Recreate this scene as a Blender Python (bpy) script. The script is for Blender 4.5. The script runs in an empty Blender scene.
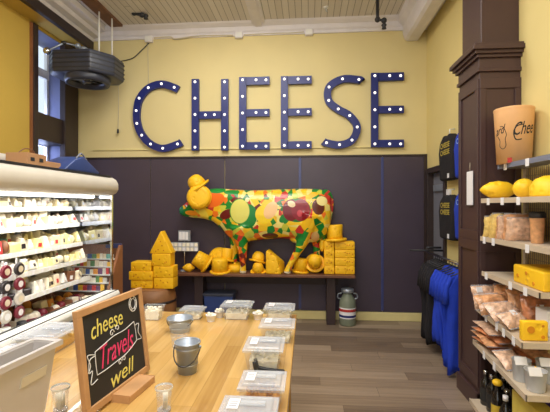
import bpy, math, random
from mathutils import Vector, Matrix
R = math.radians
PI = math.pi
random.seed(7)
C = bpy.context.scene.collection
TH = R(4.7); F = 400.0; CX = 275.0; HZ = 205.0; EYE = 1.6
ct, st = math.cos(TH), math.sin(TH)

def P(px, py, X=None, Y=None, Z=None):
    """world point where the sight line through a pixel of the photograph meets a plane"""
    u = (px - CX) / F; v = -(py - HZ) / F
    d = Vector((u*ct - st, u*st + ct, v))
    if X is not None: t = X / d.x
    elif Y is not None: t = Y / d.y
    else: t = (Z - EYE) / d.z
    return Vector((0, 0, EYE)) + d*t

def camw(x, z, h):
    return Vector((x*ct - z*st, x*st + z*ct, h))

# ------------------------------------------------------------------ materials
def mat(name, col, rough=0.5, metal=0.0, var=0.06, scale=8.0, bump=0.0, bscale=40.0, coat=0.0, spec=0.5, emit=None, estr=0.0, trans=0.0):
    m = bpy.data.materials.new(name); m.use_nodes = True
    nt = m.node_tree; b = nt.nodes['Principled BSDF']
    tc = nt.nodes.new('ShaderNodeTexCoord')
    nz = nt.nodes.new('ShaderNodeTexNoise'); nz.inputs['Scale'].default_value = scale; nz.inputs['Detail'].default_value = 4
    nt.links.new(tc.outputs['Object'], nz.inputs['Vector'])
    rp = nt.nodes.new('ShaderNodeValToRGB')
    c = Vector(col[:3])
    rp.color_ramp.elements[0].color = (*[max(0, k*(1-var)) for k in c], 1); rp.color_ramp.elements[0].position = .3
    rp.color_ramp.elements[1].color = (*[min(1, k*(1+var)) for k in c], 1); rp.color_ramp.elements[1].position = .7
    nt.links.new(nz.outputs['Fac'], rp.inputs['Fac'])
    nt.links.new(rp.outputs['Color'], b.inputs['Base Color'])
    b.inputs['Roughness'].default_value = rough; b.inputs['Metallic'].default_value = metal
    b.inputs['Coat Weight'].default_value = coat; b.inputs['Specular IOR Level'].default_value = spec
    if bump:
        n2 = nt.nodes.new('ShaderNodeTexNoise'); n2.inputs['Scale'].default_value = bscale
        nt.links.new(tc.outputs['Object'], n2.inputs['Vector'])
        bp = nt.nodes.new('ShaderNodeBump'); bp.inputs['Strength'].default_value = bump; bp.inputs['Distance'].default_value = .02
        nt.links.new(n2.outputs['Fac'], bp.inputs['Height']); nt.links.new(bp.outputs['Normal'], b.inputs['Normal'])
    if emit:
        b.inputs['Emission Color'].default_value = (*emit, 1); b.inputs['Emission Strength'].default_value = estr
    if trans:
        out = nt.nodes['Material Output']; tr = nt.nodes.new('ShaderNodeBsdfTransparent'); mx = nt.nodes.new('ShaderNodeMixShader')
        mx.inputs[0].default_value = 1 - trans
        nt.links.new(tr.outputs[0], mx.inputs[1]); nt.links.new(b.outputs[0], mx.inputs[2]); nt.links.new(mx.outputs[0], out.inputs['Surface'])
    return m

def srgb(r, g, b):
    f = lambda c: ((c/255+.055)/1.055)**2.4 if c/255 > .04045 else c/255/12.92
    return (f(r), f(g), f(b))

def pits(m, scale, strength, dark=.75):
    nt = m.node_tree; b = nt.nodes['Principled BSDF']
    tc = nt.nodes.new('ShaderNodeTexCoord'); v = nt.nodes.new('ShaderNodeTexVoronoi'); v.inputs['Scale'].default_value = scale
    nt.links.new(tc.outputs['Object'], v.inputs['Vector'])
    mr = nt.nodes.new('ShaderNodeMapRange'); mr.inputs['From Min'].default_value = .12; mr.inputs['From Max'].default_value = .3
    nt.links.new(v.outputs['Distance'], mr.inputs['Value'])
    bp = nt.nodes.new('ShaderNodeBump'); bp.inputs['Strength'].default_value = strength; bp.inputs['Distance'].default_value = .02
    nt.links.new(mr.outputs[0], bp.inputs['Height']); nt.links.new(bp.outputs['Normal'], b.inputs['Normal'])

def boards_mat(name, cols, axis, width, length, rough, gap=.004, grain=1.0, gapdark=.35, coat=0.0, bump=.1):
    """planks running along 'axis' (0=x,1=y) with per-plank tone, grain and joints"""
    m = bpy.data.materials.new(name); m.use_nodes = True
    nt = m.node_tree; b = nt.nodes['Principled BSDF']; N = nt.nodes.new; L = nt.links.new
    tc = N('ShaderNodeTexCoord'); sx = N('ShaderNodeSeparateXYZ'); L(tc.outputs['Object'], sx.inputs[0])
    al, ac = (sx.outputs[0], sx.outputs[1]) if axis == 0 else (sx.outputs[1], sx.outputs[0])
    def M(op, a, bb=None, cc=None):
        n = N('ShaderNodeMath'); n.operation = op
        for i, k in enumerate((a, bb, cc)):
            if k is None: continue
            if isinstance(k, (int, float)): n.inputs[i].default_value = k
            else: L(k, n.inputs[i])
        return n.outputs[0]
    row = M('FLOOR', M('DIVIDE', ac, width))
    off = M('MULTIPLY', M('FRACT', M('MULTIPLY', row, .377)), length)
    la = M('DIVIDE', M('ADD', al, off), length)
    cell = M('FLOOR', la)
    cv = N('ShaderNodeCombineXYZ'); L(row, cv.inputs[0]); L(cell, cv.inputs[1])
    wn = N('ShaderNodeTexWhiteNoise'); L(cv.outputs[0], wn.inputs['Vector'])
    gv = N('ShaderNodeCombineXYZ'); L(M('MULTIPLY', al, 1.2*grain), gv.inputs[0]); L(M('MULTIPLY', ac, 26*grain), gv.inputs[1]); L(M('MULTIPLY', row, 3.1), gv.inputs[2])
    nz = N('ShaderNodeTexNoise'); nz.inputs['Scale'].default_value = 1.6; nz.inputs['Detail'].default_value = 6; L(gv.outputs[0], nz.inputs['Vector'])
    fac = M('ADD', M('MULTIPLY', wn.outputs['Value'], .55), M('MULTIPLY', nz.outputs['Fac'], .6))
    rp = N('ShaderNodeValToRGB'); cr = rp.color_ramp
    cr.elements[0].color = (*cols[0], 1); cr.elements[0].position = .2
    cr.elements[1].color = (*cols[-1], 1); cr.elements[1].position = .95
    if len(cols) > 2:
        e = cr.elements.new(.55); e.color = (*cols[1], 1)
    L(fac, rp.inputs['Fac'])
    fr = M('FRACT', M('DIVIDE', ac, width)); g1 = M('LESS_THAN', fr, gap/width)
    g2 = M('LESS_THAN', M('FRACT', la), gap/length)
    g = M('MAXIMUM', g1, g2)
    mx = N('ShaderNodeMix'); mx.data_type = 'RGBA'; L(M('MULTIPLY', g, 1-gapdark), mx.inputs[0]); L(rp.outputs['Color'], mx.inputs[6])
    mx.inputs[7].default_value = (*[k*.25 for k in cols[0]], 1)
    L(mx.outputs[2], b.inputs['Base Color']); b.inputs['Roughness'].default_value = rough; b.inputs['Coat Weight'].default_value = coat
    bp = N('ShaderNodeBump'); bp.inputs['Strength'].default_value = bump; bp.inputs['Distance'].default_value = .005; bp.invert = True
    L(g, bp.inputs['Height']); L(bp.outputs['Normal'], b.inputs['Normal'])
    return m

M_ = {}
M_['wall_back'] = mat('cream yellow paint', srgb(222, 206, 150), .7, var=.03, scale=2)
M_['wall_left'] = mat('backlit yellow wall paint', srgb(204, 172, 78), .75, var=.04, scale=2)  # backlit dimness of the left wall is put into this deeper yellow
M_['wall_right'] = mat('warm yellow paint', srgb(226, 208, 142), .75, var=.03, scale=2)
M_['panel'] = mat('aubergine brown paint', srgb(71, 61, 75), .42, var=.06, scale=3, bump=.05, bscale=6)
M_['pillar'] = mat('dark chocolate paint', srgb(72, 52, 52), .42, var=.05, scale=3, bump=.04, bscale=14)
M_['darktrim'] = mat('near black stained trim', srgb(52, 40, 38), .45, var=.1)
M_['ceiling'] = boards_mat('beadboard ceiling', [srgb(204, 198, 192), srgb(212, 206, 200), srgb(222, 217, 212)], 1, .085, 9, .6, gap=.008, grain=.4, gapdark=.25, bump=.3)
M_['white_trim'] = mat('aged white trim paint', srgb(226, 222, 226), .5, var=.05, scale=5)
M_['cream'] = mat('cream baseboard paint', srgb(226, 212, 150), .5, var=.04)
M_['floor'] = boards_mat('grey brown plank floor', [srgb(104, 88, 74), srgb(136, 118, 100), srgb(166, 148, 128)], 0, .17, 1.3, .42, gap=.003, grain=1.0, gapdark=.3)
M_['table'] = boards_mat('butcher block tabletop', [srgb(166, 124, 62), srgb(198, 157, 90), srgb(216, 178, 114)], 1, .085, 1.1, .26, gap=.0015, grain=1.2, gapdark=.5, coat=.4, bump=.05)
M_['bench'] = mat('dark walnut bench wood', srgb(110, 72, 52), .4, var=.25, scale=3)
M_['benchleg'] = mat('dark bench leg paint', srgb(58, 44, 46), .5, var=.1)
M_['frame'] = mat('oak frame wood', srgb(190, 146, 102), .45, var=.15, scale=9)
M_['chalkboard'] = mat('black chalkboard', (.018, .018, .02), .6, var=.3, scale=6)
M_['chalk_y'] = mat('yellow chalk', srgb(226, 214, 110), .9, var=.1, scale=60)
M_['chalk_p'] = mat('pink chalk', srgb(226, 60, 116), .9, var=.15, scale=60)
M_['chalk_w'] = mat('white chalk', srgb(222, 222, 222), .9, var=.1, scale=60)
M_['navy'] = mat('navy blue letter paint', srgb(26, 38, 112), .4, var=.08)
M_['bulb'] = mat('lit bulb', (1, .97, .9), .3, emit=(1, .95, .85), estr=1.3)
M_['cheese'] = mat('orange yellow foam cheese', srgb(255, 196, 24), .55, var=.05, scale=12); pits(M_['cheese'], 16, .35)
M_['cheese2'] = mat('bright yellow foam cheese', srgb(252, 202, 34), .5, var=.04, scale=12); pits(M_['cheese2'], 14, .35)
M_['hole'] = mat('cheese hole brown orange', srgb(216, 140, 16), .7)
M_['wood'] = mat('barrel oak wood', srgb(142, 98, 60), .55, var=.2, scale=6)
M_['steel'] = mat('galvanized steel', srgb(168, 178, 192), .32, metal=.55, var=.12, scale=14, bump=.05)
M_['chrome'] = mat('polished steel', srgb(205, 208, 212), .16, metal=1)
M_['black'] = mat('matt black plastic', (.022, .023, .028), .45, var=.2)
M_['heater'] = mat('dark slate metal', srgb(50, 54, 68), .38, var=.1, scale=5)
M_['white'] = mat('white enamel', srgb(232, 232, 228), .35, var=.03)
M_['canopy'] = mat('off white canopy plastic', srgb(205, 200, 190), .4, var=.03)
M_['coolerin'] = mat('cooler interior white', srgb(214, 216, 216), .45, var=.03)
M_['grey'] = mat('blue grey shelf metal', srgb(120, 126, 146), .35, var=.05)
M_['shelf'] = mat('beige shelf metal', srgb(202, 186, 164), .4, var=.04)
M_['tag'] = mat('white price tag paper', srgb(236, 236, 240), .6, var=.03)
M_['ink'] = mat('black ink', (.02, .02, .02), .7)
M_['lampglow'] = mat('cooler lamp tube', (1, 1, 1), .3, emit=(1, .98, .93), estr=4)
M_['mirror'] = mat('cooler end mirror', srgb(186, 192, 206), .04, metal=1)
M_['clear'] = mat('clear thin plastic', srgb(215, 222, 232), .12, trans=.82, spec=.8)
M_['lid'] = mat('frosted clear lid plastic', srgb(214, 220, 230), .18, trans=.66, spec=.8)
M_['bin'] = mat('milky white bin plastic', srgb(206, 202, 204), .4, trans=.25)
M_['glass'] = mat('pane glass', srgb(160, 170, 180), .05, trans=.96)
M_['curd'] = mat('pale cheese curds', srgb(246, 240, 222), .6, var=.1, scale=30)
M_['cracker'] = mat('orange cheese crackers', srgb(226, 160, 70), .6, var=.2, scale=30)
M_['shred'] = mat('yellow shredded cheese', srgb(240, 190, 80), .6, var=.15, scale=30)
M_['tub'] = mat('tan waxed cardboard', srgb(228, 178, 124), .5, var=.05)
M_['blue_shirt'] = mat('royal blue cotton', srgb(24, 60, 190), .85, var=.15, scale=6, bump=.3, bscale=9)
M_['black_shirt'] = mat('black cotton', srgb(26, 24, 30), .9, var=.2, scale=6, bump=.3, bscale=9)
M_['print_y'] = mat('yellow shirt print', srgb(206, 186, 80), .8)
M_['print_b'] = mat('pale blue shirt print', srgb(150, 190, 240), .8)
M_['doorgrey'] = mat('grey blue door paint', srgb(120, 122, 134), .45, var=.04)
M_['reveal'] = mat('pale blue reveal paint', srgb(120, 126, 160), .5, var=.05)
M_['cable'] = mat('dark cable', (.05, .045, .04), .6)
M_['cream_cable'] = mat('painted cream conduit', srgb(196, 186, 160), .6)
M_['plank'] = mat('brown mounting plank', srgb(120, 82, 58), .6, var=.2)
M_['cardboard'] = mat('brown cardboard', srgb(172, 130, 92), .8, var=.06)
M_['bluebag'] = mat('blue vinyl', srgb(44, 66, 124), .4, var=.15)
M_['rackwood'] = mat('rack plywood side', srgb(142, 92, 60), .5, var=.12)
M_['seam'] = mat('window sheen and card blue', srgb(62, 70, 120), .35, var=.08)  # reflected window blue put into the colour; also colours the rack's header card
M_['snack'] = mat('pork rind and jerky snack', srgb(214, 150, 96), .6, var=.45, scale=22)
M_['snack2'] = mat('reddish tan sausage snack', srgb(190, 112, 66), .5, var=.4, scale=14)
M_['packtan'] = mat('tan snack pack film', srgb(214, 160, 116), .28, var=.42, scale=26, coat=.3, bump=.5, bscale=24)
M_['packpink'] = mat('pinkish snack pack film', srgb(226, 186, 158), .28, var=.35, scale=34, coat=.3, bump=.5, bscale=24)
M_['curdpack'] = mat('yellow curd pack film', srgb(232, 196, 116), .28, var=.35, scale=24, coat=.3, bump=.5, bscale=24)
M_['packred'] = mat('reddish sausage pack film', srgb(196, 128, 88), .28, var=.45, scale=18, coat=.3, bump=.5, bscale=20)
M_['bag'] = mat('clear crinkled bag', srgb(232, 214, 200), .15, trans=.6, bump=.6, bscale=30, spec=.9)
M_['curdbag'] = mat('yellow curds in bag', srgb(238, 196, 90), .5, var=.3, scale=26)
M_['kraft'] = mat('printed tumbler tan', srgb(214, 160, 112), .5, var=.25, scale=30)
M_['cup'] = mat('pale grey enamel cup', srgb(196, 200, 206), .35, var=.04)
M_['purple'] = mat('purple ribbon', srgb(74, 44, 120), .4)
M_['boxyellow'] = mat('yellow gift box', srgb(220, 200, 90), .5, var=.1)
M_['wine'] = mat('dark bottle glass', srgb(28, 24, 22), .12, spec=.8)
M_['gold'] = mat('gold label', srgb(206, 176, 60), .45)
M_['can'] = mat('aged cream milk can', srgb(122, 130, 112), .45, var=.12, scale=8)
M_['red'] = mat('red label', srgb(180, 50, 46), .5)
M_['hoof'] = mat('pale hoof paint', srgb(214, 200, 180), .3)
M_['wirebeige'] = mat('beige wire grid', srgb(150, 136, 116), .4)

# ------------------------------------------------------------------ mesh builder
def wm(o):
    if o is None: return Matrix.Identity(4)
    m = Matrix.Translation(o.location) @ o.rotation_euler.to_matrix().to_4x4()
    return (wm(o.parent) @ m) if o.parent else m

class MB:
    def __init__(s): s.v = []; s.f = []; s.sm = []; s.M = Matrix.Identity(4)
    def add(s, vs, fs, smooth=False):
        k = len(s.v); s.v += [s.M @ Vector(p) for p in vs]; s.f += [tuple(i+k for i in f) for f in fs]; s.sm += [smooth]*len(fs); return s
    def box(s, x0, x1, y0, y1, z0, z1):
        if x0 > x1: x0, x1 = x1, x0
        if y0 > y1: y0, y1 = y1, y0
        if z0 > z1: z0, z1 = z1, z0
        v = [(x, y, z) for z in (z0, z1) for y in (y0, y1) for x in (x0, x1)]
        return s.add(v, [(0,2,3,1),(4,5,7,6),(0,1,5,4),(2,6,7,3),(0,4,6,2),(1,3,7,5)])
    def frustum(s, bw, bd, tw, td, z0, z1, c=(0,0), open_top=False):
        v = []
        for w, d, z in ((bw, bd, z0), (tw, td, z1)):
            v += [(c[0]-w/2, c[1]-d/2, z), (c[0]+w/2, c[1]-d/2, z), (c[0]+w/2, c[1]+d/2, z), (c[0]-w/2, c[1]+d/2, z)]
        f = [(3,2,1,0),(0,1,5,4),(1,2,6,5),(2,3,7,6),(3,0,4,7)]
        if not open_top: f.append((4,5,6,7))
        return s.add(v, f)
    def prism(s, poly, axis, a, b):
        """poly of 2-D points extruded along axis: 'y': poly=(x,z); 'x': poly=(y,z); 'z': poly=(x,y)"""
        def mk(p, t):
            return {'y': (p[0], t, p[1]), 'x': (t, p[0], p[1]), 'z': (p[0], p[1], t)}[axis]
        n = len(poly); v = [mk(p, a) for p in poly] + [mk(p, b) for p in poly]
        f = [tuple(range(n))[::-1], tuple(range(n, 2*n))] + [(i, (i+1) % n, n+(i+1) % n, n+i) for i in range(n)]
        return s.add(v, f)
    def lathe(s, prof, c=(0,0,0), rot=None, n=24, sx=1, sy=1, smooth=True, cap=True):
        m = Matrix.Translation(c) @ (rot.to_4x4() if rot else Matrix.Identity(4))
        v = []; f = []
        for r, z in prof:
            for i in range(n):
                a = 2*PI*i/n; v.append(m @ Vector((r*sx*math.cos(a), r*sy*math.sin(a), z)))
        for j in range(len(prof)-1):
            for i in range(n):
                f.append((j*n+i, j*n+(i+1) % n, (j+1)*n+(i+1) % n, (j+1)*n+i))
        s.add(v, f, smooth)
        if cap:
            k = len(s.v)-len(v)
            s.f += [tuple(k+i for i in range(n))[::-1], tuple(k+(len(prof)-1)*n+i for i in range(n))]; s.sm += [False, False]
        return s
    def tube(s, pts, r, n=8, smooth=True, closed=False):
        pts = [Vector(p) for p in pts]; rs = r if isinstance(r, (list, tuple)) else [r]*len(pts)
        v = []; f = []; up = None; m = len(pts)
        for i, p in enumerate(pts):
            a = pts[(i-1) % m] if (closed or i > 0) else p; b = pts[(i+1) % m] if (closed or i < m-1) else p
            t = (b-a).normalized()
            if up is None:
                up = Vector((0,0,1)) if abs(t.z) < .9 else Vector((1,0,0))
            e1 = t.cross(up).normalized(); e2 = e1.cross(t).normalized(); up = e2
            for k in range(n):
                q = 2*PI*k/n; v.append(p + (e1*math.cos(q)+e2*math.sin(q))*rs[i])
        for j in range(m if closed else m-1):
            for k in range(n):
                j2 = (j+1) % m
                f.append((j*n+k, j2*n+k, j2*n+(k+1) % n, j*n+(k+1) % n))
        if not closed: f += [tuple(range(n)), tuple((m-1)*n+k for k in range(n))[::-1]]
        return s.add(v, f, smooth)
    def ball(s, c, rx, ry=None, rz=None, n=14, m=8, rot=None):
        ry = ry or rx; rz = rz or rx
        v = []; f = []
        mt = Matrix.Translation(c) @ (rot.to_4x4() if rot else Matrix.Identity(4))
        for j in range(1, m):
            t = PI*j/m
            for i in range(n):
                a = 2*PI*i/n; v.append(mt @ Vector((rx*math.sin(t)*math.cos(a), ry*math.sin(t)*math.sin(a), rz*math.cos(t))))
        v += [mt @ Vector((0,0,rz)), mt @ Vector((0,0,-rz))]
        T = len(v)-2; B = len(v)-1
        for j in range(m-2):
            for i in range(n):
                f.append((j*n+i, (j+1)*n+i, (j+1)*n+(i+1) % n, j*n+(i+1) % n))
        for i in range(n):
            f.append((T, i, (i+1) % n)); f.append((B, (m-2)*n+(i+1) % n, (m-2)*n+i))
        return s.add(v, f, True)
    def build(s, name, m, parent=None, bevel=0, seg=2, mods=None):
        me = bpy.data.meshes.new(name)
        if parent is not None:
            inv = wm(parent).inverted(); vs = [inv @ p for p in s.v]; org = None
        else:
            lo = Vector((min(p[i] for p in s.v) for i in range(3))); hi = Vector((max(p[i] for p in s.v) for i in range(3)))
            org = Vector(((lo.x+hi.x)/2, (lo.y+hi.y)/2, lo.z)) if s.recenter else Vector((0,0,0))
            vs = [p-org for p in s.v]
        me.from_pydata([tuple(p) for p in vs], [], s.f); me.validate()
        if len(me.polygons) == len(s.sm):
            for p, q in zip(me.polygons, s.sm): p.use_smooth = q
        me.materials.append(M_[m] if isinstance(m, str) else m)
        o = bpy.data.objects.new(name, me); C.objects.link(o)
        if parent is not None: o.parent = parent
        elif s.recenter: o.location = org
        if bevel:
            b = o.modifiers.new('bevel', 'BEVEL'); b.width = bevel; b.segments = seg; b.limit_method = 'ANGLE'; b.angle_limit = R(35)
            if seg > 2:
                for p in me.polygons: p.use_smooth = True
        return o
    recenter = True

def tag(o, label, cat, group=None, kind=None):
    o['label'] = label; o['category'] = cat
    if group: o['group'] = group
    if kind: o['kind'] = kind
    return o
def thing(name, label, cat, loc=(0,0,0), rz=0, group=None):
    o = bpy.data.objects.new(name, None); o.empty_display_size = .1; C.objects.link(o); o.location = loc; o.rotation_euler = (0,0,rz)
    return tag(o, label, cat, group)
def struct(o, label=None):
    o['kind'] = 'structure'
    if label: o['label'] = label
    return o
def S(name, mb, m, bevel=0):
    mb.recenter = False
    return struct(mb.build(name, m, None, bevel))
def copy_tree(o, parent=None):
    c = o.copy(); C.objects.link(c)
    if parent is not None: c.parent = parent
    for ch in list(o.children): copy_tree(ch, c)
    return c

def text_geo(txt, shear=0.0, bold=0.0):
    cu = bpy.data.curves.new('t', 'FONT'); cu.body = txt; cu.size = 1; cu.shear = shear; cu.offset = bold; cu.resolution_u = 3
    o = bpy.data.objects.new('t', cu); C.objects.link(o)
    bpy.context.view_layer.update()
    dg = bpy.context.evaluated_depsgraph_get()
    me = bpy.data.meshes.new_from_object(o.evaluated_get(dg))
    vs = [v.co.copy() for v in me.vertices]; fs = [tuple(p.vertices) for p in me.polygons]
    bpy.data.objects.remove(o); bpy.data.curves.remove(cu); bpy.data.meshes.remove(me)
    x0 = min(v.x for v in vs); x1 = max(v.x for v in vs); y0 = min(v.y for v in vs); y1 = max(v.y for v in vs)
    return [((v.x-x0)/(x1-x0), (v.y-y0)/(y1-y0)) for v in vs], fs
def add_text(mb, txt, fn, shear=0.0, bold=0.0):
    vs, fs = text_geo(txt, shear, bold)
    return mb.add([fn(a, b) for a, b in vs], fs)

def catmull(pts, k=8):
    out = []; n = len(pts)
    for i in range(n-1):
        p0 = pts[max(i-1, 0)]; p1 = pts[i]; p2 = pts[i+1]; p3 = pts[min(i+2, n-1)]
        for j in range(k):
            t = j/k
            out.append(tuple(.5*((2*p1[a])+(-p0[a]+p2[a])*t+(2*p0[a]-5*p1[a]+4*p2[a]-p3[a])*t*t+(-p0[a]+3*p1[a]-3*p2[a]+p3[a])*t**3) for a in range(len(p1))))
    out.append(tuple(pts[-1])); return out

# ------------------------------------------------------------------ the room
BW = 5.66; LW = -3.42; RW = 1.63; FW = -3.0; CH = 4.17
S('floor', MB().box(LW-.3, RW+.3, FW, BW+.2, -.1, 0), 'floor')
S('ceiling', MB().box(LW-.3, RW+.3, FW, BW+.2, CH, CH+.1), 'ceiling')
S('wall_back', MB().box(LW-.5, RW+.2, BW, BW+.2, 0, CH), 'wall_back')
WY0, WY1, WZ0, WZ1 = 4.78, 5.48, 1.0, 3.84
lw = MB(); lw.box(LW-.35, LW, FW, WY0, 0, CH); lw.box(LW-.35, LW, WY1, BW, 0, CH); lw.box(LW-.35, LW, WY0, WY1, 0, WZ0); lw.box(LW-.35, LW, WY0, WY1, WZ1, CH)
S('wall_left', lw, 'wall_left')
DY0, DY1, DZ = 4.9, 5.56, 2.02
rw = MB(); rw.box(RW, RW+.2, FW, DY0, 0, CH); rw.box(RW, RW+.2, DY1, BW, 0, CH); rw.box(RW, RW+.2, DY0, DY1, DZ, CH)
S('wall_right', rw, 'wall_right')
fwm = MB(); fwm.box(LW, RW, FW-.2, FW, 0, .5); fwm.box(LW, RW, FW-.2, FW, 3.4, CH); fwm.box(LW, LW+.4, FW-.2, FW, .5, 3.4); fwm.box(RW-.4, RW, FW-.2, FW, .5, 3.4); fwm.box(-1.0, -.8, FW-.2, FW, .5, 3.4)
S('wall_front', fwm, 'wall_back')
# wainscot of dark panels with seams
PZ = 2.275
xs = [LW] + [P(x, 200, Y=BW).x for x in (151, 225, 300, 382)] + [P(425.5, 200, Y=BW).x]
wp = MB()
for a, b in zip(xs, xs[1:]): wp.box(a+.004, b-.004, BW-.02, BW, .12, PZ)
S('trim_1', wp, 'panel', .002)
S('trim_2', MB().box(LW, xs[-1], BW-.035, BW, PZ, PZ+.022).box(xs[-1]-.03, xs[-1]+.012, BW-.04, BW, .1, PZ+.022), 'darktrim')
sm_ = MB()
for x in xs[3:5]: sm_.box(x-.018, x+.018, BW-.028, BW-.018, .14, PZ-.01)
S('seam_sheen', sm_, 'seam', .003)  # window reflections on two seams, put in as blue raised strips
S('baseboard_back', MB().box(LW, RW-.02, BW-.035, BW, 0, .115), 'cream', .004)
S('baseboard_right', MB().box(RW-.03, RW, 3.7, DY0-.06, 0, .115), 'cream')
# picture rail under the letters
a = P(92, 155, Y=BW-.02); b = P(382, 150, Y=BW-.02)
S('trim_4', MB().box(a.x, b.x, BW-.02, BW, 2.40, 2.415), 'cream')
# crown mouldings
prof = [(0, -.16), (-.025, -.16), (-.03, -.12), (-.05, -.10), (-.07, -.05), (-.13, -.02), (-.15, 0), (0, 0)]
S('trim_5', MB().prism([(BW+p[0], CH+p[1]) for p in prof], 'x', LW, RW), 'white_trim')
# left soffit: dark fascia and moulding above
S('trim_6', MB().box(-3.19, -3.13, FW, BW-.03, 3.87, 3.99), 'darktrim', .006)
S('trim_15', MB().box(LW, -3.19, FW, BW-.001, 3.88, 3.99), 'wall_left')
S('trim_7', MB().prism([(LW, 3.99), (-3.15, 3.99), (-3.12, 4.03), (-3.04, 4.05), (-3.02, 4.10), (-2.93, 4.12), (-2.90, CH), (LW, CH)], 'y', FW, BW-.01), 'white_trim')
# right soffit beam
S('trim_8', MB().prism([(1.33, 3.88), (1.37, 3.86), (1.50, 3.86), (1.53, 3.90), (1.53, CH), (1.22, CH), (1.24, 4.10), (1.30, 4.05), (1.31, 3.95)], 'y', FW, BW-.01), 'white_trim')
S('trim_9', MB().box(1.53, RW, FW, BW-.01, 4.02, CH), 'white_trim')
# middle ceiling battens
S('trim_10', MB().box(-.78, -.60, FW, BW-.03, CH-.035, CH).box(-.74, -.64, FW, BW-.03, CH-.06, CH-.03), 'white_trim', .006)
# window in the left wall
rv = MB(); gx = LW-.33
rv.box(gx, LW, WY1-.01, WY1, WZ0, WZ1); rv.box(gx, LW, WY0, WY0+.01, WZ0, WZ1); rv.box(gx, LW, WY0, WY1, WZ1-.01, WZ1); rv.box(gx, LW, WY0, WY1, WZ0, WZ0+.01)
w1 = S('window_1', rv, 'reveal')
fr = MB()
for z0, z1 in ((WZ0, WZ0+.07), (2.43, 2.8), (WZ1-.45, WZ1-.33)): fr.box(gx-.01, gx+.04, WY0, WY1, z0, z1)
for y in (WY0, WY1-.28, WY1-.05): fr.box(gx-.01, gx+.035, y, y+.045, WZ0, WZ1)
fr.build('window_frame', 'white', w1)
MB().box(gx-.02, gx-.012, WY0, WY1, WZ0, WZ1).build('pane', 'glass', w1)
MB().box(gx+.05, LW+.02, WY0+.02, WY1-.02, 2.44, 2.78).build('dark_board', 'darktrim', w1)
cs = MB(); cs.box(LW-.02, LW+.06, 5.30, BW-.04, 0, 3.88); cs.box(LW, LW+.045, WY0-.09, WY0-.01, .9, 3.86)
S('trim_11', cs, 'darktrim', .005)
cs = MB().box(LW, LW+.03, WY0-.115, WY0-.09, .9, 3.86)
S('trim_12', cs, 'rackwood')
# door in the right wall
d1 = S('door_1', MB().box(RW+.05, RW+.09, DY0, DY1, 0.01, DZ), 'doorgrey')
MB().box(RW+.02, RW+.05, DY0+.12, DY1-.12, 1.78, 1.86).build('door_closer', 'steel', d1)
S('trim_13', MB().box(RW-.03, RW+.06, DY1-.04, BW-.04, 0, DZ+.07).box(RW-.03, RW+.06, DY0-.05, DY0+.01, 0, DZ+.07).box(RW-.03, RW+.06, DY0, DY1-.04, DZ-.0, DZ+.07), 'darktrim', .004)

# pillar of dark painted panelling
pil = MB(); PX0, PX1, PY0, PY1 = 1.345, RW, 3.24, 3.62
pil.box(PX0, PX1, PY0, PY1, 0, CH)
sp = S('trim_14', pil, 'pillar', .006)
pm_ = MB()
z1 = P(480, 43, Y=3.2).z; 
# projecting cornice around the lower casing
lo = P(461, 68, X=1.27).z
for k, (o_, za, zb) in enumerate(((.02, 0, 2.63), (.04, 2.63, 2.66), (.028, 2.66, 2.735), (.05, 2.735, 2.76), (.07, 2.76, 2.785), (.092, 2.785, 2.82), (.075, 2.82, 2.84))):
    pm_.box(PX0-o_, PX1, PY0-o_, PY1+o_*.6, za, zb)
pm_.build('cornice_casing', 'pillar', sp, bevel=.004)
pf = MB()
f0 = PX0-.02; g0 = PY0-.02
for za, zb in ((.26, 1.24), (1.40, 2.5)):   # raised frames round the sunken panels
    for (ya, yb, zc, zd) in ((g0+.0, g0+.06, za, zb), (PY1-.05, PY1+.0, za, zb), (g0, PY1, za-.08, za), (g0, PY1, zb, zb+.08)):
        pf.box(f0-.014, f0, ya, yb, zc, zd)
    for (xa, xb, zc, zd) in ((f0, f0+.045, za, zb), (PX1-.045, PX1, za, zb), (f0, PX1, za-.08, za), (f0, PX1, zb, zb+.08)):
        pf.box(xa, xb, g0-.014, g0, zc, zd)
pf.box(f0-.022, f0, g0-.022, PY1+.02, 0, .14); pf.box(f0-.022, PX1, g0-.022, g0, 0, .14)
pf.build('panel_frame', 'pillar', sp, bevel=.003)

# ------------------------------------------------------------------ ceiling odds and ends
def ppt(px, py, Y): return P(px, py, Y=Y)
for (px, py, lab) in ((149, 39, 'leftmost of the three white junction boxes under the crown moulding, cable hanging from it'), (239, 35, 'middle of the three white junction boxes under the crown moulding'), (309, 32, 'white junction box under the crown moulding, rightmost of the three')):
    p = ppt(px, py, BW-.03)
    t = thing('junction_box', lab, 'junction box', (p.x, BW-.005, p.z-.05), 0, None)
    MB().box(p.x-.055, p.x+.055, BW-.06, BW-.0, p.z-.05, p.z+.04).build('box_body', 'white_trim', t, bevel=.006)
    MB().box(p.x-.045, p.x+.045, BW-.066, BW-.06, p.z-.04, p.z+.03).build('cover', 'white', t)
def wire(name, label, cat, pts, r, m, Y=None):
    q = [tuple(ppt(x, y, Y)) if Y else (x, y) for x, y in pts] if Y else pts
    return tag(MB().tube(catmull(q, 6), r, 6).build(name, m), label, cat)
wire('conduit', 'cream cable run along the wall between the left and middle junction boxes', 'conduit', [(154, 38), (170, 37), (176, 39), (200, 36), (233, 35.5)], .013, 'cream_cable', BW-.02)
wire('conduit', 'cream cable run along the wall between the middle and right junction boxes', 'conduit', [(244, 35), (270, 33.5), (290, 33), (304, 32)], .012, 'cream_cable', BW-.02)
wire('cable', 'thin dark cable sagging along the yellow wall towards the hanging fan', 'cable', [(149, 43), (142, 50), (133, 58), (122, 61), (112, 63), (106, 60)], .007, 'cable', BW-.015)
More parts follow.
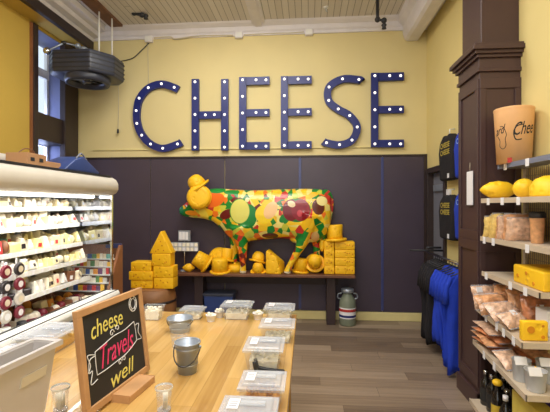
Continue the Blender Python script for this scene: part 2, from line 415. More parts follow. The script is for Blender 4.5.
wire('pull_cord', 'thin pull cord with small dark toggle hanging beside the blue letter C', 'cord', [(118, 80), (118.5, 100), (118, 130)], .004, 'cream_cable', BW-.05)
ob = [o for o in C.objects if o.name == 'pull_cord'][0]
p = ppt(118, 131, BW-.05); MB().lathe([(.004, .03), (.014, .02), (.016, -.03), (.006, -.035)], p).build('toggle', 'black', ob)
wire('cable', 'thin cable running straight down the yellow wall from the left junction box', 'cable', [(148, 44), (148, 60), (148.5, 84)], .004, 'cream_cable', BW-.012)
# black sprinkler pipe
def pipe(pts, label):
    t = thing('sprinkler_pipe', label, 'sprinkler', pts[0])
    MB().tube(pts, .022, 10).build('pipe', 'black', t)
    for q in pts[1:-1]: MB().ball(q, .036).build('elbow', 'black', t)
    e = Vector(pts[-1]); MB().lathe([(.02, .03), (.034, .01), (.02, -.01), (.03, -.035), (.012, -.04)], e).build('sprinkler_head', 'black', t)
Yp = 5.1
a = P(377.5, 19.5, Y=Yp); b = P(384, 20.5, Y=Yp); c_ = P(384, 26, Y=Yp)
pipe([(a.x, Yp, CH), tuple(a), tuple(b), tuple(c_)], 'black pipe elbow coming down from the ceiling above the last letters')
a = P(134, 13, Y=5.2); b = P(142, 15, Y=5.2); c_ = P(146, 16.5, Y=5.2)
pipe([(a.x, 5.2, CH), tuple(a), tuple(b), tuple(c_)], 'small black sprinkler pipe on the ceiling above the letter C')
a = P(326, 7, Z=CH)
t = thing('ceiling_hook', 'small white hook stub on the boarded ceiling above the letter S', 'hook', (a.x, a.y, CH-.06))
MB().lathe([(.035, 0), (.035, -.012), (.01, -.015)], (a.x, a.y, CH)).build('plate', 'white', t); MB().tube([(a.x, a.y, CH), (a.x, a.y, CH-.05), (a.x+.02, a.y, CH-.06)], .007).build('stub', 'steel', t)
tag(MB().box(-2.81, -2.63, 4.75, 5.5, CH-.03, CH).build('mounting_plank', 'plank'), 'brown wooden plank fixed to the ceiling above the hanging fan', 'plank')

# hanging octagonal fan unit
Yh = 5.05
c0 = P(88, 68, Y=Yh); hz0 = P(88, 79, Y=Yh).z; hz1 = P(88, 58, Y=Yh).z
t = thing('hanging_fan', 'dark octagonal fan unit hung on rods from the ceiling by the window', 'fan', (c0.x, Yh, hz0))
w = .40; ch_ = .13
octo = [(c0.x-w+ch_, Yh-.33), (c0.x+w-ch_-.06, Yh-.33), (c0.x+w, Yh-.08), (c0.x+w, Yh+.2), (c0.x+w-ch_, Yh+.33), (c0.x-w+ch_, Yh+.33), (c0.x-w, Yh+.2), (c0.x-w, Yh-.2)]
MB().prism(octo, 'z', hz0, hz1).build('housing', 'heater', t, bevel=.025, seg=3)
rb = MB()
for k in range(4):
    z = hz0+.05+k*(hz1-hz0-.1)/3; e = 1.012
    rb.prism([((x-c0.x)*e+c0.x, (y-Yh)*e+Yh) for x, y in octo], 'z', z-.007, z+.007)
rb.build('rib_bands', 'black', t)
cx_, cy_ = c0.x+.02, Yh-.04
MB().lathe([(.27, .02), (.28, -.05), (.265, -.085), (.225, -.085), (.20, -.03)], (cx_, cy_, hz0), n=32, cap=False).build('fan_ring', 'heater', t)
MB().lathe([(.19, 0), (.02, 0)], (cx_, cy_, hz0-.012), n=32).build('fan_backing', 'black', t)
MB().lathe([(.06, 0), (.06, -.04), (.04, -.055)], (cx_, cy_, hz0-.01)).build('hub', 'heater', t)
for k in range(5):
    q = 2*PI*k/5; b = MB(); b.M = Matrix.Translation((cx_, cy_, hz0-.03)) @ Matrix.Rotation(q, 4, 'Z') @ Matrix.Rotation(R(20), 4, 'X')
    b.box(.05, .175, -.035, .035, -.003, .003).build('blade', 'steel', t)
for rx_, ry_ in ((-2.735, Yh), (-2.66, Yh+.2)):
    MB().tube([(rx_, ry_, hz1-.02), (rx_, ry_, CH-.02)], .011).build('hanging_rod', 'white', t)
# small clamp light on an arm by the window
a = P(47, 51, Y=4.7); b = P(64, 43, Y=4.85); d = P(78, 46, Y=5.0); e = P(84, 51, Y=5.05)
t = thing('arm_light', 'small chrome ball light on a jointed arm beside the hanging fan', 'lamp', tuple(d))
MB().tube([a, b, d, e], .012).build('arm', 'steel', t); MB().ball(a, .045).build('ball_head', 'chrome', t); MB().ball(b, .028).build('joint', 'black', t); MB().ball(d, .035).build('joint', 'steel', t)
MB().lathe([(.05, 0), (.06, .05), (.03, .07)], (e.x, e.y, e.z-.02)).build('base', 'steel', t)

# ------------------------------------------------------------------ CHEESE letters
YL = BW-.06
def w2(px, py): p = P(px, py, Y=YL); return (p.x, p.z)
def letter(ch, label, strokes=None, path=None, bulbs=()):
    xs_ = [q[0] for q in (path or [s[:2] for s in strokes])]; ys_ = [q[1] for q in (path or [s[:2] for s in strokes])]
    bx_, bz_ = w2(sum(xs_)/len(xs_), 150)
    t = thing('marquee_letter', label, 'letter', (bx_, YL, bz_))
    m = MB()
    if path:
        pts = catmull([w2(*p) for p in path], 8); h = .051; L = []; Rr = []
        for i, p in enumerate(pts):
            a = Vector(pts[max(i-1, 0)]); b = Vector(pts[min(i+1, len(pts)-1)]); d = (b-a).normalized(); n = Vector((-d.y, d.x))
            L.append(Vector(p)+n*h); Rr.append(Vector(p)-n*h)
        v = []; f = []
        for i in range(len(pts)):
            for q, y in ((L[i], YL), (Rr[i], YL), (Rr[i], BW-.012), (L[i], BW-.012)): v.append((q.x, y, q.y))
        for i in range(len(pts)-1):
            for k in range(4): f.append((i*4+k, i*4+(k+1) % 4, (i+1)*4+(k+1) % 4, (i+1)*4+k))
        f += [(0, 3, 2, 1), tuple(len(v)-4+k for k in range(4))]; m.add(v, f)
    else:
        for x0, y0, x1, y1 in strokes:
            (a, b), (c, d) = w2(x0, y0), w2(x1, y1); m.box(a, c, YL, BW-.012, d, b)
    m.build('letter_body', 'navy', t)
    for bpx in bulbs:
        x, z = w2(*bpx)
        MB().ball((x, YL-.008, z), .0185, .014, .0185, n=10, m=6).build('bulb', 'bulb', t)
cz = lambda o, s: [(o[0]+x/3.0556, o[1]+y/3.0556) for x, y in s]
Cb = cz((120, 60), [(166, 84), (127, 73), (87, 85), (59, 117), (50, 155), (52, 194), (67, 230), (94, 257), (131, 270), (176, 257)])
letter('C', 'navy blue marquee letter C at the left end of the sign', path=[(Cb[0][0]+3.5, Cb[0][1]+1.8)]+Cb+[(Cb[-1][0]+3.5, Cb[-1][1]-2)], bulbs=Cb)
def Hl():
    l, r, t, b = 191.5, 228.2, 79, 150.3; w = 7.2
    letter('H', 'navy blue marquee letter H with a row of lit bulbs', [(l, t, l+w, b), (r-w, t, r, b), (l+w-.5, 111.4, r-w+.5, 118.4)],
           bulbs=[(x, t+3+k*(b-t-6)/4) for x in (l+w/2, r-w/2) for k in range(5)]+[(205.5, 115), (214.5, 114.8)])
Hl()
def El(l, r, t, b, lab):
    w = 7.2; m = (t+b)/2-.5
    bl = [(l+w/2, t+3+k*(b-t-6)/4) for k in range(5)]
    for y in (t+3, m, b-3): bl += [(l+(r-l)*.56, y), (r-3.5, y)]
    letter('E', lab, [(l, t, l+w, b), (l+w-.5, t, r, t+w), (l+w-.5, m-3.4, r, m+3.4), (l+w-.5, b-w, r, b)], bulbs=bl)
El(239, 269.5, 77, 149.3, 'navy blue marquee letter E right after the H')
El(280.8, 311.7, 76.2, 148.5, 'navy blue marquee letter E just before the S')
El(371.2, 404, 72.8, 147, 'navy blue marquee letter E at the right end of the sign')
Sb = cz((260, 60), [(302, 60), (252, 58), (211, 83), (210, 124), (239, 150), (274, 170), (297, 205), (281, 245), (243, 259), (203, 253)])
letter('S', 'navy blue marquee letter S with curved double bend', path=[(Sb[0][0]+3, Sb[0][1]+1.5)]+Sb+[(Sb[-1][0]-3, Sb[-1][1]-1.6)], bulbs=Sb)

# ------------------------------------------------------------------ bench
BZ = .68; BY0 = 5.25
bl = P(171, 276, Y=BY0).x; br = P(355.5, 276, Y=BY0).x
t = thing('display_bench', 'long dark wooden bench under the painted cow', 'bench', ((bl+br)/2, 5.45, 0))
MB().box(bl, br, BY0, BW-.04, BZ-.035, BZ).build('bench_top', 'bench', t, bevel=.006)
for px in (199, 331):
    x = P(px, 300, Y=5.4).x
    MB().box(x-.06, x+.06, 5.38, 5.6, 0, BZ-.035).build('leg', 'benchleg', t, bevel=.004)
MB().box(bl+.2, br-.2, 5.56, 5.59, .50, BZ-.035).build('apron', 'benchleg', t)

# ------------------------------------------------------------------ painted cow
YC = 5.43
def cw(px, py):
    p = P(px, py, Y=YC); k = (py-189)/82.0
    return p.x, p.z + max(0, k)*.0
cow = thing('cow_statue', 'life-size cow statue painted in a yellow green and red patchwork, standing on the bench', 'statue', (cw(262, 0)[0], YC, BZ))
m = MB()
def loft(sec, n=20):
    """sec: (px, top, bottom, half thickness)"""
    v = []; f = []
    for px, a, b, h in sec:
        x, zt = cw(px, a); _, zb = cw(px, b); zc = (zt+zb)/2; rz = (zt-zb)/2
        for i in range(n):
            q = 2*PI*i/n; cq, sq = math.cos(q), math.sin(q)
            v.append((x, YC+h*math.copysign(abs(cq)**.85, cq), zc+rz*math.copysign(abs(sq)**.85, sq)))
    for j in range(len(sec)-1):
        for i in range(n): f.append((j*n+i, j*n+(i+1) % n, (j+1)*n+(i+1) % n, (j+1)*n+i))
    f += [tuple(range(n))[::-1], tuple((len(sec)-1)*n+i for i in range(n))]
    m.add(v, f, True)
loft([(331.5, 197, 214, .03), (330, 192.5, 226, .10), (325, 190, 237, .155), (317, 188.8, 242, .185), (306, 188.5, 243, .19), (294, 188.6, 239, .195), (278, 189.2, 238.5, .20), (262, 190, 239.5, .20), (248, 190, 241.5, .19), (238, 189.5, 242, .175), (229, 188.8, 237, .15), (221, 188.3, 228, .12), (213, 188.5, 221.5, .10), (205, 190, 219, .095), (199, 191.5, 218.3, .095), (193, 196, 217.8, .08), (187, 202, 217, .062), (182.5, 205.5, 216, .052), (179.5, 208, 214, .035)])
def limb(pts, dy):
    q = []; r = []
    for px, py, rr in pts:
        x, z = cw(px, py); q.append((x, YC+dy, max(z, BZ+.0))); r.append(rr)
    m.tube(q, r, 14)
limb([(241, 226, .15), (242, 238, .10), (243.5, 247, .068), (244, 256, .055), (244, 262, .043), (244, 268, .042), (244, 272.8, .054)], -.085)
limb([(235, 226, .12), (234, 238, .085), (233.5, 247, .06), (233, 256, .05), (233, 263, .042), (233, 268, .042), (233, 271.8, .05)], .09)
limb([(311, 214, .17), (308, 228, .13), (305, 237, .088), (301, 245, .068), (296.5, 253, .052), (292, 261, .043), (289, 267, .044), (287, 272.8, .054)], -.08)
limb([(318, 214, .15), (318, 226, .11), (317, 236, .08), (316.5, 246, .056), (317, 256, .046), (316.5, 264, .042), (315.5, 271.8, .052)], .08)
# udder, jaw, brow
x, z = cw(295, 239); m.ball((x, YC, z), .07, .09, .055)
cow_body = m.build('body', M_['cheese'], cow)
rm = cow_body.modifiers.new('r', 'REMESH'); rm.mode = 'VOXEL'; rm.voxel_size = .014; rm.use_smooth_shade = True
sm = cow_body.modifiers.new('s', 'SMOOTH'); sm.iterations = 9; sm.factor = .6
bpy.context.view_layer.update()
me = bpy.data.meshes.new_from_object(cow_body.evaluated_get(bpy.context.evaluated_depsgraph_get()))
for p in me.polygons: p.use_smooth = True
cow_body.modifiers.clear(); cow_body.data = me
def cow_mat():
    mt = bpy.data.materials.new('patchwork cow paint'); mt.use_nodes = True
    nt = mt.node_tree; N = nt.nodes.new; L = nt.links.new; b = nt.nodes['Principled BSDF']
    b.inputs['Roughness'].default_value = .32; b.inputs['Coat Weight'].default_value = .25
    tc = N('ShaderNodeTexCoord')
    def vor(scale, off):
        mp = N('ShaderNodeMapping'); mp.inputs['Location'].default_value = off; mp.inputs['Scale'].default_value = (1, .35, 1)
        L(tc.outputs['Object'], mp.inputs['Vector']); v = N('ShaderNodeTexVoronoi'); v.inputs['Scale'].default_value = scale; L(mp.outputs[0], v.inputs['Vector']); return mp, v
    def Mt(op, a, c=0):
        n = N('ShaderNodeMath'); n.operation = op
        for i, k in enumerate((a, c)):
            if isinstance(k, (int, float)): n.inputs[i].default_value = k
            else: L(k, n.inputs[i])
        return n.outputs[0]
    mp, v1 = vor(10.5, (.3, .1, .2))
    # split every cell along its own random line so the patches turn into angular shards
    sub = N('ShaderNodeVectorMath'); sub.operation = 'SUBTRACT'; L(mp.outputs[0], sub.inputs[0]); L(v1.outputs['Position'], sub.inputs[1])
    d2 = N('ShaderNodeVectorMath'); d2.operation = 'SUBTRACT'; L(v1.outputs['Color'], d2.inputs[0]); d2.inputs[1].default_value = (.5, .5, .5)
    dp = N('ShaderNodeVectorMath'); dp.operation = 'DOT_PRODUCT'; L(sub.outputs[0], dp.inputs[0]); L(d2.outputs[0], dp.inputs[1])
    half = Mt('GREATER_THAN', dp.outputs['Value'], 0.0)
    sc = N('ShaderNodeSeparateColor'); L(v1.outputs['Color'], sc.inputs[0])
    idx = Mt('FRACT', Mt('ADD', Mt('MULTIPLY', sc.outputs[0], 3.7), Mt('MULTIPLY', half, .43)))
    rp = N('ShaderNodeValToRGB'); cr = rp.color_ramp; cr.interpolation = 'CONSTANT'
    cols = [(0, srgb(250, 205, 40)), (.14, srgb(16, 134, 48)), (.33, srgb(240, 120, 35)), (.44, srgb(244, 226, 130)), (.60, srgb(240, 190, 30)), (.72, srgb(200, 50, 40)), (.80, srgb(206, 206, 70)), (.86, srgb(22, 120, 50)), (.95, srgb(110, 30, 28))]
    cr.elements[0].position = 0; cr.elements[0].color = (*cols[0][1], 1); cr.elements[1].position = cols[1][0]; cr.elements[1].color = (*cols[1][1], 1)
    for pz, c in cols[2:]:
        e = cr.elements.new(pz); e.color = (*c, 1)
    L(idx, rp.inputs['Fac']); cur = rp.outputs['Color']
    sx = N('ShaderNodeSeparateXYZ'); L(tc.outputs['Object'], sx.inputs[0])
    base = cow.location
    def ell(cur, px, py, rx, ry, col, rot=0.0):
        x, z = cw(px, py); x -= base.x; z -= base.z
        dx = Mt('SUBTRACT', sx.outputs[0], x); dz = Mt('SUBTRACT', sx.outputs[2], z)
        c, s = math.cos(rot), math.sin(rot)
        a = Mt('ADD', Mt('MULTIPLY', dx, c), Mt('MULTIPLY', dz, s)); e = Mt('SUBTRACT', Mt('MULTIPLY', dz, c), Mt('MULTIPLY', dx, s))
        k = .0135
        r2 = Mt('ADD', Mt('POWER', Mt('ABSOLUTE', Mt('DIVIDE', a, rx*k)), 2), Mt('POWER', Mt('ABSOLUTE', Mt('DIVIDE', e, ry*k)), 2))
        mk = Mt('LESS_THAN', r2, 1.0)
        mk = Mt('MULTIPLY', mk, Mt('LESS_THAN', sx.outputs[1], .02))
        mx = N('ShaderNodeMix'); mx.data_type = 'RGBA'; L(mk, mx.inputs[0]); L(cur, mx.inputs[6]); mx.inputs[7].default_value = (*col, 1)
        return mx.outputs[2]
    cur = ell(cur, 214, 200, 13, 7.5, srgb(236, 110, 30), .15)
    cur = ell(cur, 218, 190.5, 9, 3, srgb(20, 140, 50))
    cur = ell(cur, 233, 192.5, 8, 2.4, srgb(20, 140, 50))
    cur = ell(cur, 229, 214, 8, 4.5, srgb(110, 26, 26), .4)
    cur = ell(cur, 250, 216, 9, 12, srgb(20, 130, 50), -.1)
    cur = ell(cur, 242, 211, 10.4, 12.6, srgb(60, 150, 60))
    cur = ell(cur, 242, 211, 9.6, 11.8, srgb(226, 220, 110))
    cur = ell(cur, 266, 214, 9, 9, srgb(250, 215, 30), .6)
    cur = ell(cur, 272, 210, 6, 9, srgb(246, 200, 140), -.5)
    cur = ell(cur, 288, 216, 9, 4.5, srgb(18, 130, 50), .6)
    cur = ell(cur, 297, 210, 13.6, 11.6, srgb(18, 120, 46))
    cur = ell(cur, 291.5, 210, 8, 10.6, srgb(120, 16, 26))
    cur = ell(cur, 301, 210, 9, 10.6, srgb(140, 18, 34))
    cur = ell(cur, 292, 204, 4, 3, srgb(236, 214, 170), -.5)
    cur = ell(cur, 300, 213, 2.6, 3.4, srgb(200, 60, 70))
    cur = ell(cur, 318, 207, 6, 7.5, srgb(96, 36, 22), .2)
    cur = ell(cur, 321.5, 201, 5.4, 4.6, srgb(240, 226, 150), -.3)
    cur = ell(cur, 315, 236, 4, 5, srgb(236, 190, 120))
    cur = ell(cur, 271, 235, 8, 2.6, srgb(96, 36, 22))
    cur = ell(cur, 249, 200, 2.2, 2.2, srgb(236, 230, 170))
    cur = ell(cur, 295.5, 196, 3.2, 3, srgb(190, 210, 70))
    cur = ell(cur, 181, 210, 3.8, 6, srgb(24, 120, 80))
    cur = ell(cur, 187, 204, 3.2, 2.6, srgb(206, 60, 60))
    cur = ell(cur, 193, 213, 7, 2.6, srgb(240, 150, 40), -.1)
    cur = ell(cur, 205, 214, 4, 7, srgb(244, 220, 80), .5)
    # pale hooves
    x, z = cw(244, 269.5); mk = Mt('LESS_THAN', sx.outputs[2], .035)
    mx = N('ShaderNodeMix'); mx.data_type = 'RGBA'; L(mk, mx.inputs[0]); L(cur, mx.inputs[6]); mx.inputs[7].default_value = (*srgb(216, 204, 176), 1); cur = mx.outputs[2]
    L(cur, b.inputs['Base Color']); return mt
CM = cow_mat(); me.materials.clear(); me.materials.append(CM)
def cp3(px, py, dy): x, z = cw(px, py); return (x, YC+dy, z)
MB().tube(catmull([cp3(324, 191, .0), cp3(329, 193, .0), cp3(332, 203, .0), cp3(330, 217, .0), cp3(326, 230, 0), cp3(323, 240, 0)], 5), [.024]*26, 8).build('tail', CM, cow)
MB().ball(cp3(322, 245, 0), .036, .036, .09).build('tail_tuft', 'cheese2', cow)
MB().ball(cp3(187.5, 206, -.066), .017, .014, .017).build('eye', 'white', cow); MB().ball(cp3(187.2, 206, -.078), .008).build('pupil', 'black', cow)
MB().ball(cp3(180.5, 211.5, -.034), .01).build('nostril', 'black', cow)
for s_ in (-1, 1):
    rt = Matrix.Rotation(R(25*s_), 3, 'X')
    MB().ball(cp3(207, 194, s_*.11), .03, .06, .035, rot=rt).build('ear', CM, cow)

# ------------------------------------------------------------------ foam cheese hats
def hat(kind, label, c, w, h, rot=(0, 0, 0), group=None, m='cheese', cat='hat'):
    """c: base centre, w: brim diameter, h: height, rot in degrees about the centre of the body"""
    cr = {'top': .36, 'bowler': .36, 'bucket': .42, 'disc': .47}[kind]*w
    t = thing('cheese_hat', label, cat, c, 0, group)
    mid = Vector(c)+Vector((0, 0, h/2)); Rm = (Matrix.Rotation(R(rot[2]), 3, 'Z') @ Matrix.Rotation(R(rot[1]), 3, 'Y') @ Matrix.Rotation(R(rot[0]), 3, 'X'))
    o = mid - Rm @ Vector((0, 0, h/2))
    if kind == 'bowler':
        pr = [(cr, .01), (cr*1.0, h*.35), (cr*.93, h*.6), (cr*.75, h*.83), (cr*.45, h*.96), (.005, h)]
    elif kind == 'disc':
        pr = [(cr, .01), (cr, h*.6), (cr*.9, h*.9), (cr*.7, h), (.005, h)]
    elif kind == 'bucket':
        pr = [(cr, .01), (cr*.88, h*.9), (cr*.8, h), (.005, h)]
    else:
        pr = [(cr*.92, .01), (cr*.9, h*.4), (cr, h*.94), (cr*.93, h), (.005, h)]
    MB().lathe(pr, o, Rm, 28).build('crown', m, t)
    if kind == 'disc': MB().lathe([(cr*.62, h*1.0), (cr*.66, h*1.06), (cr*.72, h*1.0)], o, Rm, 28, cap=False).build('raised_ring', m, t)
    bt = h*.12
    MB().lathe([(cr*.9, 0), (w/2*.93, -.004), (w/2, bt*.4), (w/2, bt), (w/2*.93, bt*1.25), (cr*.9, bt)], o, Rm, 30).build('brim', m, t)
    return t
def hp(px, py, Y=5.38): p = P(px, py, Y=Y); return (p.x, Y, max(BZ, p.z))
k = 5.4/400
hat('bucket', 'cheese hat tipped on its side at the left of the hat pile', hp(201.5, 268, 5.42), 21*k, 15*k, (15, -55, 0))
hat('bucket', 'upright bucket-shaped cheese hat at the front of the pile left of the cow legs', hp(220, 274, 5.36), 21*k, 14.5*k, (6, 0, 0))
hat('disc', 'wide-brimmed cheese hat leaning up at the back of the pile', hp(218, 261, 5.54), 23*k, 8*k, (55, -35, 0))
hat('top', 'small cheese top hat perched on the pile left of the front legs', hp(227, 261, 5.47), 17*k, 13*k, (-8, 6, 0))
hat('disc', 'flat cheese hat wedged under the cow between pile and front leg', hp(235, 272, 5.50), 19*k, 8*k, (10, 10, 0))
hat('bowler', 'round cheese bowler just behind the front leg of the cow', hp(258, 273.5, 5.40), 16*k, 11*k, (20, 0, 0))
hat('bowler', 'cheese bowler resting atop another hat under the cow belly', hp(258.5, 262, 5.48), 18*k, 11*k, (-10, 12, 0))
hat('bucket', 'cheese bucket hat behind the striding hind leg of the cow', hp(301, 273, 5.46), 18*k, 14.5*k, (0, 6, 0))
hat('bowler', 'cheese bowler with its dome turned forward beside the brick stack', hp(315, 268, 5.37), 20*k, 14*k, (62, 0, 0))
hat('bowler', 'cheese bowler worn on top of the cow head', (cw(197, 190)[0], YC-.07, cw(197, 189)[1]), 24*k, 14*k, (14, -34, 0))
hat('disc', 'large round cheese hat hung on the side of the cow head', (cw(202, 198)[0], YC-.16, cw(202, 197.5)[1]-.03), 25*k, .07, (86, 0, 6))
# lemon-shaped piece and wedge
tag(MB().lathe([(.002, -.09), (.03, -.06), (.055, -.02), (.058, .02), (.035, .06), (.002, .09)], (P(188.5, 265, Y=5.4).x, 5.4, BZ+.056), Matrix.Rotation(R(90), 3, 'Y')).build('cheese_hat', 'cheese'), 'small lemon-shaped cheese hat at the far left of the hat pile', 'hat')
x0, z0 = cw(266.5, 0)[0], BZ; x1 = cw(284.5, 0)[0]
wd = MB(); zt = P(270, 249, Y=5.4).z; xm = (x0+x1)/2
wd.add([(x0, 5.32, z0), (x1-.04, 5.3, z0), (x1, 5.5, z0), (x0+.02, 5.5, z0), (x0, 5.33, zt-.02), (xm+.02, 5.31, zt-.10), (x1, 5.5, z0+.14), (x0+.03, 5.5, zt)], [(3,2,1,0), (0,1,5,4), (1,2,6,5), (2,3,7,6), (3,0,4,7), (4,5,7), (5,6,7)])
t = wd.build('cheese_wedge_hat', 'cheese', None, bevel=.012, seg=3); tag(t, 'big angular cheese wedge hat under the cow belly', 'hat')
for (px, py) in ((272, 262), (279, 266), (271, 254)):
    p = P(px, py, Y=5.325); MB().lathe([(.012, -.006), (.012, .006)], p, Matrix.Rotation(R(90), 3, 'X'), 12).build('hole', 'hole', t)

# cheese bricks
def brick(px0, px1, py0, py1, Y, d, label, group, zb=None, m='cheese', name='cheese_brick'):
    a = P(px0, py1, Y=Y); b = P(px1, py0, Y=Y)
    z0 = a.z if zb is None else zb; h = b.z-a.z
    o = MB().box(a.x+.002, b.x-.002, Y, Y+d, z0+.001, z0+h-.001).build(name, m, None, bevel=.01, seg=3)
    tag(o, label, 'foam cheese', group)
    r = random.Random(int(px0*7+py0*3))
    for _ in range(4):
        hx = r.uniform(a.x+.025, b.x-.025); hz = r.uniform(z0+.025, z0+h-.02) if h > .05 else z0+h/2
        MB().lathe([(.009, -.004), (.009, .003)], (hx, Y, hz), Matrix.Rotation(R(90), 3, 'X'), 10).build('hole', 'hole', o)
    return z0+h
rows = 4; z = BZ
for r_ in range(rows):
    nm = ('lowest', 'second', 'third', 'topmost')[r_]
    zz = z
    hpx = (275-239)/4
    z = brick(324, 334.5, 0, hpx, 5.36, .2, f'{nm} brick in the left column of cheese bricks beside the cow', None, zz)
    z = brick(334.8, 355, 0, hpx, 5.36, .2, f'{nm} long brick in the right column of cheese bricks at the bench end', None, zz)
hat('top', 'cheese top hat resting on the stack of cheese bricks', (P(334.5, 240, Y=5.46).x, 5.46, z+.004), 24*k, 16*k, (0, -3, 0))
# barrel with cheese blocks
YB = 5.0
bc = P(153, 291, Y=YB); br_ = .29; bzt = P(153, 291.5, Y=YB-br_).z
bx0 = bc.x
t = thing('barrel', 'round wooden barrel left of the bench holding cheese blocks', 'barrel', (bx0, YB, 0))
MB().lathe([(.24, 0), (.275, bzt*.25), (.295, bzt*.5), (.29, bzt*.75), (.27, bzt-.012), (.255, bzt-.012), (.255, bzt-.02)], (bx0, YB, 0), n=36).build('staves', 'wood', t)
MB().lathe([(.262, bzt-.02), (.262, bzt)], (bx0, YB, 0), n=36).build('barrel_head', 'wood', t)
for zz in (.06, bzt*.36, bzt*.7, bzt-.05):
    rr = .24+.055*math.sin(PI*min(1, zz/bzt*.95)) + .004
    MB().lathe([(rr, -.015), (rr+.004, -.015), (rr+.004, .015), (rr, .015)], (bx0, YB, zz), n=36, cap=False).build('hoop', 'darktrim', t)
g = None
Yb = 4.86
z = brick(130.5, 152.5, 284, 292, Yb, .2, 'lowest block in the left pile of cheese blocks on the barrel', g, bzt)
z = brick(128.5, 152.5, 275.5, 284, Yb-.01, .2, 'middle block in the left pile of cheese blocks on the barrel', g, z)
z = brick(130.5, 151, 266.5, 275.5, Yb, .2, 'top block in the left pile of cheese blocks on the barrel', g, z)
z = brick(153.5, 173, 281.5, 292, Yb, .2, 'lowest block in the right pile of cheese blocks on the barrel', g, bzt)
z = brick(153, 173, 270, 281.5, Yb, .2, 'second block up in the right pile of cheese blocks on the barrel', g, z)
z = brick(151.5, 170.5, 257.5, 270, Yb, .18, 'cube shaped block below the cheese triangle on the barrel', g, z)
a = P(149, 257, Y=Yb); b = P(172, 234.5, Y=Yb); hh = b.z-a.z
o = MB().prism([(a.x, z), (b.x, z), ((a.x+b.x)/2, z+hh)], 'y', Yb, Yb+.16).build('cheese_triangle', 'cheese', None, bevel=.012, seg=3)
tag(o, 'triangular foam cheese wedge topping the right pile on the barrel', 'foam cheese')
for dx, dz in ((-.03, .05), (.04, .04), (0, .15), (.02, .1), (-.06, .03)):
    MB().lathe([(.009, -.004), (.009, .003)], ((a.x+b.x)/2+dx, Yb, z+dz), Matrix.Rotation(R(90), 3, 'X'), 10).build('hole', 'hole', o)

# silver tag stand on bench
p = P(184.5, 270, Y=5.45)
t = thing('card_stand', 'small silver stand with rows of pale cards at the left end of the bench', 'stand', (p.x, 5.45, BZ))
MB().lathe([(.06, 0), (.06, .012), (.015, .03), (.012, .05)], (p.x, 5.45, BZ)).build('base', 'steel', t)
MB().tube([(p.x, 5.45, BZ+.02), (p.x, 5.45, P(184, 240, Y=5.45).z)], .009).build('pole', 'chrome', t)
ca = P(170.5, 251, Y=5.44); cb = P(198.5, 242.5, Y=5.44)
MB().box(ca.x, cb.x, 5.42, 5.47, ca.z, cb.z).build('card_tray', 'steel', t)
n = 7
for i in range(n):
    xa = ca.x+(cb.x-ca.x)*i/n
    for zc in (0, 1):
        MB().box(xa+.006, xa+(cb.x-ca.x)/n-.006, 5.412, 5.42, ca.z+.006+zc*(cb.z-ca.z)/2, ca.z-.006+(zc+1)*(cb.z-ca.z)/2).build('card', ('curd' if (i+zc) % 3 else 'tag'), t)
ca = P(178.5, 241, Y=5.44); cb = P(190.5, 230.5, Y=5.44)
MB().box(ca.x, cb.x, 5.43, 5.46, ca.z, cb.z).build('header', 'steel', t)
for i in range(3):
    MB().box(ca.x+.012+i*.045, ca.x+.05+i*.045, 5.424, 5.43, ca.z+.02, cb.z-.02).build('card', 'tag', t)

# milk can under the bench end, blue bin
p = P(348, 321, Z=0); pc = P(347.5, 300, Y=5.42); 
t = thing('milk_can', 'old cream milk can with a red and blue label under the right bench end', 'milk can', (pc.x, 5.42, 0))
MB().lathe([(.105, 0), (.11, .02), (.11, .30), (.10, .34), (.062, .40), (.058, .44)], (pc.x, 5.42, 0)).build('can_body', 'can', t)
MB().lathe([(.075, .43), (.082, .45), (.082, .48), (.05, .49)], (pc.x, 5.42, 0)).build('can_lid', 'steel', t)
MB().lathe([(.112, .10), (.112, .24)], (pc.x, 5.42, 0), cap=False).build('label_band', 'tag', t)
MB().lathe([(.1135, .19), (.1135, .225)], (pc.x, 5.42, 0), cap=False).build('red_band', 'red', t)
MB().lathe([(.1135, .115), (.1135, .145)], (pc.x, 5.42, 0), cap=False).build('blue_band', 'navy', t)
for s_ in (-1, 1):
    MB().tube(catmull([(pc.x+s_*.09, 5.42, .34), (pc.x+s_*.13, 5.42, .36), (pc.x+s_*.12, 5.42, .41), (pc.x+s_*.075, 5.42, .42)], 4), .008).build('handle', 'steel', t)
p = P(220, 300, Y=5.42)
t = thing('storage_bin', 'blue plastic storage bin on the floor under the bench', 'bin', (p.x, 5.42, 0))
zt = P(220, 294, Y=5.3).z
b = MB(); b.frustum(.34, .24, .40, .28, 0, zt-.03, (p.x, 5.44)); b.build('bin_body', 'bluebag', t, bevel=.01)
b = MB(); b.box(p.x-.21, p.x+.21, 5.29, 5.59, zt-.03, zt); b.build('lid', 'heater', t, bevel=.006)

# ------------------------------------------------------------------ display cooler
def ZX(X, Y): return X, Y
cy0, cy1 = .9, 3.56
cool = thing('display_cooler', 'long white open-front refrigerated cheese case along the left wall', 'cooler', (-2.25, 2.2, 0))
MB().prism([(-2.78, .02), (-1.78, .02), (-1.76, .12), (-1.735, .74), (-1.725, .79), (-1.74, .82), (-1.86, .815), (-1.885, .72), (-2.66, .70), (-2.66, 1.70), (-2.78, 1.72)], 'y', cy0, cy1).build('case_body', 'white', cool, bevel=.008)
MB().prism([(-2.78, 1.70), (-1.95, 1.70), (-1.90, 1.685), (-1.80, 1.69), (-1.765, 1.705), (-1.745, 1.74), (-1.745, 1.79), (-1.765, 1.83), (-1.80, 1.85), (-2.78, 1.88)], 'y', cy0, cy1+.02).build('canopy', 'canopy', cool, bevel=.02, seg=3)
MB().box(-1.86, -1.79, cy0+.05, cy1-.05, 1.85, 1.865).build('top_rail', 'black', cool)
st_ = MB()
for z in (.60, .66, .72): st_.box(-1.745+(z-.74)*.04, -1.725+(z-.74)*.04, cy0, cy1, z-.006, z+.006)
st_.build('bumper_strip', 'grey', cool)
